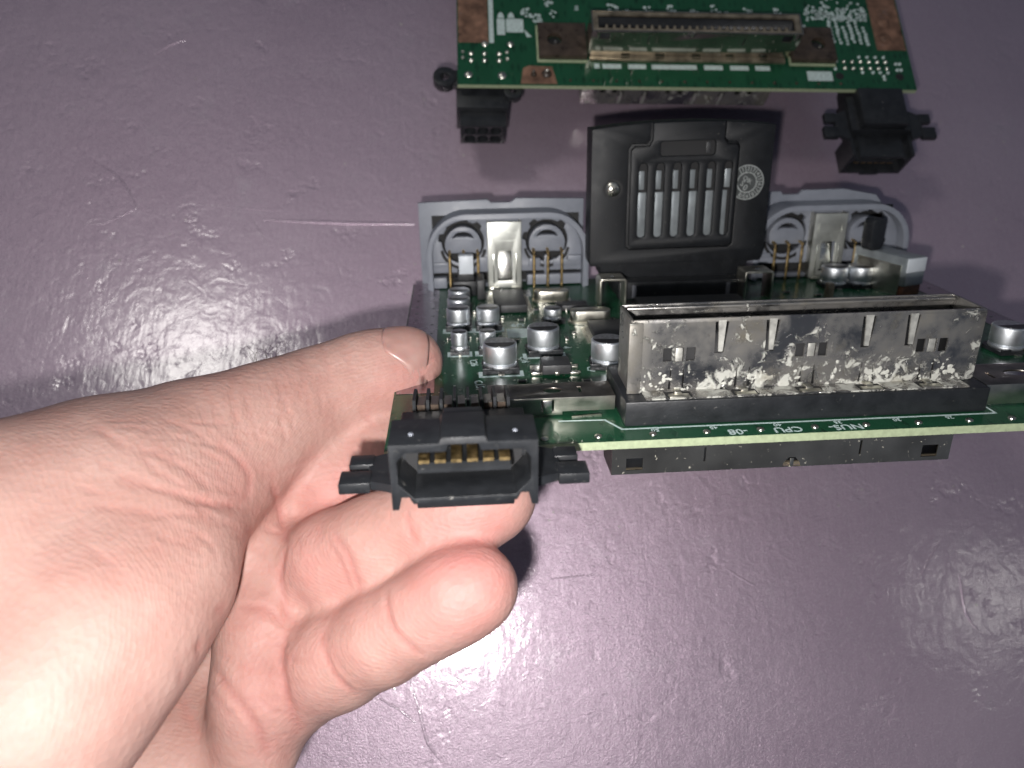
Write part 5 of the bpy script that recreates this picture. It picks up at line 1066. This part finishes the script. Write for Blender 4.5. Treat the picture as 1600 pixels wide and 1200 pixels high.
def grow_hand(vox):
    prim = [p for g in HAND_GROUPS for ch in g for p in ch]
    P = np.array([p[:3] for p in prim]); Rr = np.array([p[3] for p in prim])
    lo = (P - Rr[:, None]).min(0) - 3; hi = (P + Rr[:, None]).max(0) + 3
    lo[2] = max(lo[2], 1.0)
    n = np.ceil((hi - lo) / vox).astype(int) + 1
    ax = [lo[i] + vox * np.arange(n[i]) for i in range(3)]
    def chain(c, out):
        for a, b in zip(c[:-1], c[1:]):
            a3, b3 = np.array(a[:3]), np.array(b[:3]); rm = max(a[3], b[3]) + 10
            s = []
            for i in range(3):
                l = np.searchsorted(ax[i], min(a3[i], b3[i]) - rm); h = np.searchsorted(ax[i], max(a3[i], b3[i]) + rm)
                s.append(slice(l, max(h, l + 1)))
            gx = ax[0][s[0]][:, None, None].astype(np.float32); gy = ax[1][s[1]][None, :, None].astype(np.float32); gz = ax[2][s[2]][None, None, :].astype(np.float32)
            ab = b3 - a3; L2 = float(ab @ ab) + 1e-9
            t = ((gx - a3[0]) * ab[0] + (gy - a3[1]) * ab[1] + (gz - a3[2]) * ab[2]) / L2
            np.clip(t, 0, 1, out=t)
            dx = gx - (a3[0] + t * ab[0]); dy = gy - (a3[1] + t * ab[1]); dz = gz - (a3[2] + t * ab[2])
            tt = t * t * (3 - 2 * t) * 0.5 + t * 0.5
            d = np.sqrt(dx * dx + dy * dy + dz * dz) - (a[3] + tt * (b[3] - a[3]))
            v = out[s[0], s[1], s[2]]
            out[s[0], s[1], s[2]] = smin(v, d, a[4])
    def smin(a, b, k):
        h = np.clip(0.5 + 0.5 * (b - a) / k, 0, 1)
        return b + (a - b) * h - k * h * (1 - h)
    F = None
    for gi, g in enumerate(HAND_GROUPS):
        f = np.full(n, 15.0, np.float32)
        for ch in g: chain(ch, f)
        F = f if F is None else smin(F, f, HAND_JOIN[gi])
    return F, lo, n

def surface_nets(F, lo, vox):
    n = np.array(F.shape); sg = F < 0
    c = sg[:-1, :-1, :-1].astype(np.int8)
    tot = np.zeros(n - 1, np.int8)
    for i in (0, 1):
        for j in (0, 1):
            for k in (0, 1): tot += sg[i:n[0] - 1 + i, j:n[1] - 1 + j, k:n[2] - 1 + k]
    act = (tot > 0) & (tot < 8)
    idx = np.full(n - 1, -1, np.int32); I = np.argwhere(act); idx[act] = np.arange(len(I))
    acc = np.zeros((len(I), 3)); cnt = np.zeros(len(I))
    corners = [(i, j, k) for i in (0, 1) for j in (0, 1) for k in (0, 1)]
    for a in corners:
        for ax_ in range(3):
            if a[ax_]: continue
            b = list(a); b[ax_] = 1
            fa = F[I[:, 0] + a[0], I[:, 1] + a[1], I[:, 2] + a[2]]; fb = F[I[:, 0] + b[0], I[:, 1] + b[1], I[:, 2] + b[2]]
            m = (fa < 0) != (fb < 0)
            t = fa[m] / (fa[m] - fb[m])
            p = np.tile(np.array(a, float), (m.sum(), 1)); p[:, ax_] = t
            acc[m] += p; cnt[m] += 1
    V = lo + (I + acc / cnt[:, None]) * vox
    Q = []
    for ax_ in range(3):
        o1, o2 = (ax_ + 1) % 3, (ax_ + 2) % 3
        sl0 = [slice(None)] * 3; sl1 = [slice(None)] * 3
        sl0[ax_] = slice(0, -1); sl1[ax_] = slice(1, None)
        ch = sg[tuple(sl0)] != sg[tuple(sl1)]
        E = np.argwhere(ch)
        E = E[(E[:, o1] > 0) & (E[:, o2] > 0) & (E[:, o1] < n[o1] - 1) & (E[:, o2] < n[o2] - 1)]
        inside = sg[E[:, 0], E[:, 1], E[:, 2]]
        q = []
        for d1, d2 in ((-1, -1), (0, -1), (0, 0), (-1, 0)):
            c_ = E.copy(); c_[:, o1] += d1; c_[:, o2] += d2
            q.append(idx[c_[:, 0], c_[:, 1], c_[:, 2]])
        q = np.stack(q, 1)
        q[~inside] = q[~inside][:, ::-1]
        Q.append(q)
    return V, np.concatenate(Q)

VOX = 0.75
def build_hand():
    F, lo, n = grow_hand(VOX)
    V, Q = surface_nets(F, lo, VOX)
    Q = Q[(Q >= 0).all(1)]
    # relax, then press the creases into the surface
    def neigh_avg(V):
        A = np.zeros_like(V); c = np.zeros(len(V))
        for a, b in ((0, 1), (1, 2), (2, 3), (3, 0)):
            np.add.at(A, Q[:, a], V[Q[:, b]]); np.add.at(A, Q[:, b], V[Q[:, a]])
            np.add.at(c, Q[:, a], 1); np.add.at(c, Q[:, b], 1)
        return A / np.maximum(c, 1)[:, None]
    for it in range(4): V = V + 0.6 * (neigh_avg(V) - V)
    fn = np.cross(V[Q[:, 2]] - V[Q[:, 0]], V[Q[:, 3]] - V[Q[:, 1]])
    N_ = np.zeros_like(V)
    for a in range(4): np.add.at(N_, Q[:, a], fn)
    N_ /= np.linalg.norm(N_, axis=1)[:, None] + 1e-9
    crease = np.zeros(len(V)); push = np.zeros(len(V))
    for pts, w, dep in HAND_CREASES:
        best = np.full(len(V), 1e9)
        pts = np.array(pts)
        sel = np.where(((V > pts.min(0) - 6) & (V < pts.max(0) + 6)).all(1))[0]
        if len(sel) == 0: continue
        B_ = np.full(len(sel), 1e9); vv = V[sel]; T_ = np.zeros(len(sel)); tot = len(pts) - 1
        for i, (a, b) in enumerate(zip(pts[:-1], pts[1:])):
            ab = b - a; t = np.clip((vv - a) @ ab / (ab @ ab + 1e-9), 0, 1)
            d2 = ((vv - (a + t[:, None] * ab)) ** 2).sum(1)
            m = d2 < B_; B_[m] = d2[m]; T_[m] = (i + t[m]) / tot
        fade = np.clip(np.minimum(T_, 1 - T_) * 5 + 0.25, 0, 1)
        g = np.exp(-B_ / (w * w)) * fade
        lip = np.exp(-B_ / (w * w * 7)) * fade
        push[sel] += 0.8 * dep * (g * 1.15 - lip * 0.32)
        crease[sel] = np.maximum(crease[sel], g * min(1.0, dep / 0.5))
    V = V - N_ * push[:, None]
    flush = np.zeros(len(V))
    for (x, y, z, r, a) in HAND_FLUSH:
        flush += 0.55 * a * np.exp(-((V - (x, y, z)) ** 2).sum(1) / (r * r))
    me = bpy.data.meshes.new('hand')
    me.from_pydata((V * S).tolist(), [], Q.tolist())
    for nm, arr in (('flush', flush), ('crease', crease)):
        at = me.attributes.new(nm, 'FLOAT', 'POINT'); at.data.foreach_set('value', arr.astype(np.float32))
    o = link('hand', me, 'skin', None, 0)
    me.polygons.foreach_set('use_smooth', [True] * len(me.polygons))
    tag(o, 'bare left hand gripping the corner of the green circuit board, palm to the viewer', 'hand')
    return o, V, Q, N_
hand, HV, HQ, HN = build_hand()

# thumbnail: a thin curved plate lying on the thumb's end
def thumbnail():
    c, n_, t_ = Vector(NAIL['c']), Vector(NAIL['n']).normalized(), Vector(NAIL['t'])
    t_ = (t_ - n_ * t_.dot(n_)).normalized(); b_ = n_.cross(t_)
    from mathutils.bvhtree import BVHTree
    bvh = BVHTree.FromPolygons([tuple(v) for v in HV], [tuple(q) for q in HQ])
    bm = NB(); NU, NV = 18, 14
    g = {}
    for i in range(NU + 1):
        for j in range(NV + 1):
            u_ = -1 + 2 * i / NU; v_ = -1 + 2 * j / NV
            # superellipse map
            k = math.sqrt(max(0, 1 - 0.5 * v_ * v_)); h = math.sqrt(max(0, 1 - 0.5 * u_ * u_))
            uu, vv = u_ * k, v_ * h
            uu = u_ * (0.55 * k + 0.45); vv = v_ * (0.55 * h + 0.45)
            p = c + t_ * uu * NAIL['L'] + b_ * vv * NAIL['W'] + n_ * 12
            hit = bvh.ray_cast(p, -n_)
            q_ = hit[0] if hit[0] is not None else c
            edge = max(abs(u_), abs(v_))
            lift = 0.45 - 0.30 * max(0, (edge - 0.72) / 0.28) ** 2 if u_ < 0.9 else 0.3
            g[i, j] = bm.verts.new(q_ + n_ * lift)
    for i in range(NU):
        for j in range(NV): bm.faces.new((g[i, j], g[i + 1, j], g[i + 1, j + 1], g[i, j + 1]))
    bmesh.ops.recalc_face_normals(bm, faces=bm.faces)
    o = obj('thumbnail', bm, 'nail', hand, 60)
    sm = o.modifiers.new('thick', 'SOLIDIFY'); sm.thickness = 0.0004; sm.offset = -1
thumbnail()
# a few fine hairs on the back of the thumb, too thin to count
bm = NB(); q = random.Random(2)
for (x, y, z), (dx, dy, dz) in HAND_HAIRS:
    L_ = q.uniform(2.5, 5)
    tube(bm, [(x, y, z), (x + dx * L_ * .4 + q.uniform(-.3, .3), y + dy * L_ * .4 + q.uniform(-.3, .3), z + dz * L_ * .4), (x + dx * L_ * .7 + q.uniform(-1, 1), y + dy * L_ * .6 + q.uniform(-.6, .6), z + dz * L_ * .5)], 0.03, 5)
tag(obj('hair', bm, 'hair', hand), kind='stuff')

# ------------------------------------------------------------------ crumbs on the table
crumb_rng = random.Random(9)
bm = NB()
for (x, y, r) in [(-163.8, 204.0, 0.15), (-147.9, 207.7, 0.11), (-127.0, 213.7, 0.27), (-97.4, 156.6, 0.12), (-24.5, 229.8, 0.35), (-1.6, 172.1, 0.18), (-0.2, 170.2, 0.34), (209.8, 180.9, 0.28), (209.8, 176.2, 0.2), (175.5, 149.6, 0.18), (121.1, 39.8, 0.27), (160.5, 8.2, 0.33), (115.4, 59.0, 0.17), (161.1, 45.8, 0.26), (175.6, 46.7, 0.21), (28.1, 19.0, 0.11), (81.6, 46.4, 0.11), (92.6, -9.7, 0.11), (48.1, 8.6, 0.11), (-89.9, 122.5, 0.18), (-17.0, 125.4, 0.3), (-37.6, 45.0, 0.34), (129.4, 73.3, 0.2), (91.4, 56.4, 0.29), (83.2, 54.5, 0.32), (-89.0, -2.1, 0.16), (-96.8, 142.1, 0.26), (26.8, 36.1, 0.34), (186.0, 189.4, 0.24), (-122.5, 52.7, 0.28), (38.5, 24.0, 0.13), (-78.1, 13.9, 0.2), (-138.4, 186.8, 0.19), (-99.9, 201.6, 0.3), (-122.8, 44.6, 0.13), (186.0, 102.7, 0.29), (-101.6, 136.1, 0.24), (-61.5, 28.5, 0.26), (55.6, 51.8, 0.33), (198.8, 146.4, 0.29), (61.2, 108.8, 0.23), (101.6, 119.1, 0.17), (139.0, 145.3, 0.2), (90.2, 165.7, 0.16), (104.4, 75.3, 0.16), (-63.2, 22.5, 0.26), (-99.2, 29.6, 0.2), (105.2, 70.4, 0.34), (25.8, 17.5, 0.16), (45.3, 210.7, 0.28), (-104.1, -20.6, 0.17), (14.0, 39.4, 0.32), (-28.6, 119.0, 0.23), (84.3, 134.0, 0.32), (-116.9, 125.8, 0.32), (-91.4, -24.8, 0.35), (129.7, 45.0, 0.29), (-122.0, 96.3, 0.26), (145.8, 50.0, 0.22), (-18.9, 114.8, 0.32), (-103.8, 231.3, 0.22), (28.2, 38.6, 0.34), (-75.5, 58.8, 0.29), (-15.1, 194.8, 0.24), (25.0, 2.1, 0.17), (53.1, 108.7, 0.18), (-145.9, 147.1, 0.14), (48.8, 33.8, 0.29), (-43.1, 165.6, 0.27), (125.3, 207.4, 0.29), (-10.2, 51.2, 0.22), (22.6, 217.1, 0.34), (-86.3, 173.7, 0.14), (23.1, 165.8, 0.18), (117.4, 209.1, 0.21), (-15.5, -8.2, 0.11), (183.5, 134.9, 0.28)]:
    vs = bmesh.ops.create_icosphere(bm, subdivisions=1, radius=r)['verts']
    for v in vs: v.co = Vector((v.co.x * crumb_rng.uniform(.7, 1.6) + x, v.co.y * crumb_rng.uniform(.7, 1.4) + y, max(0.0, v.co.z * .7 + r * .5)))
tag(obj('crumbs', bm, 'crust', None, 0), 'pale specks of dust and crumbs scattered on the purple table', 'crumbs', kind='stuff')
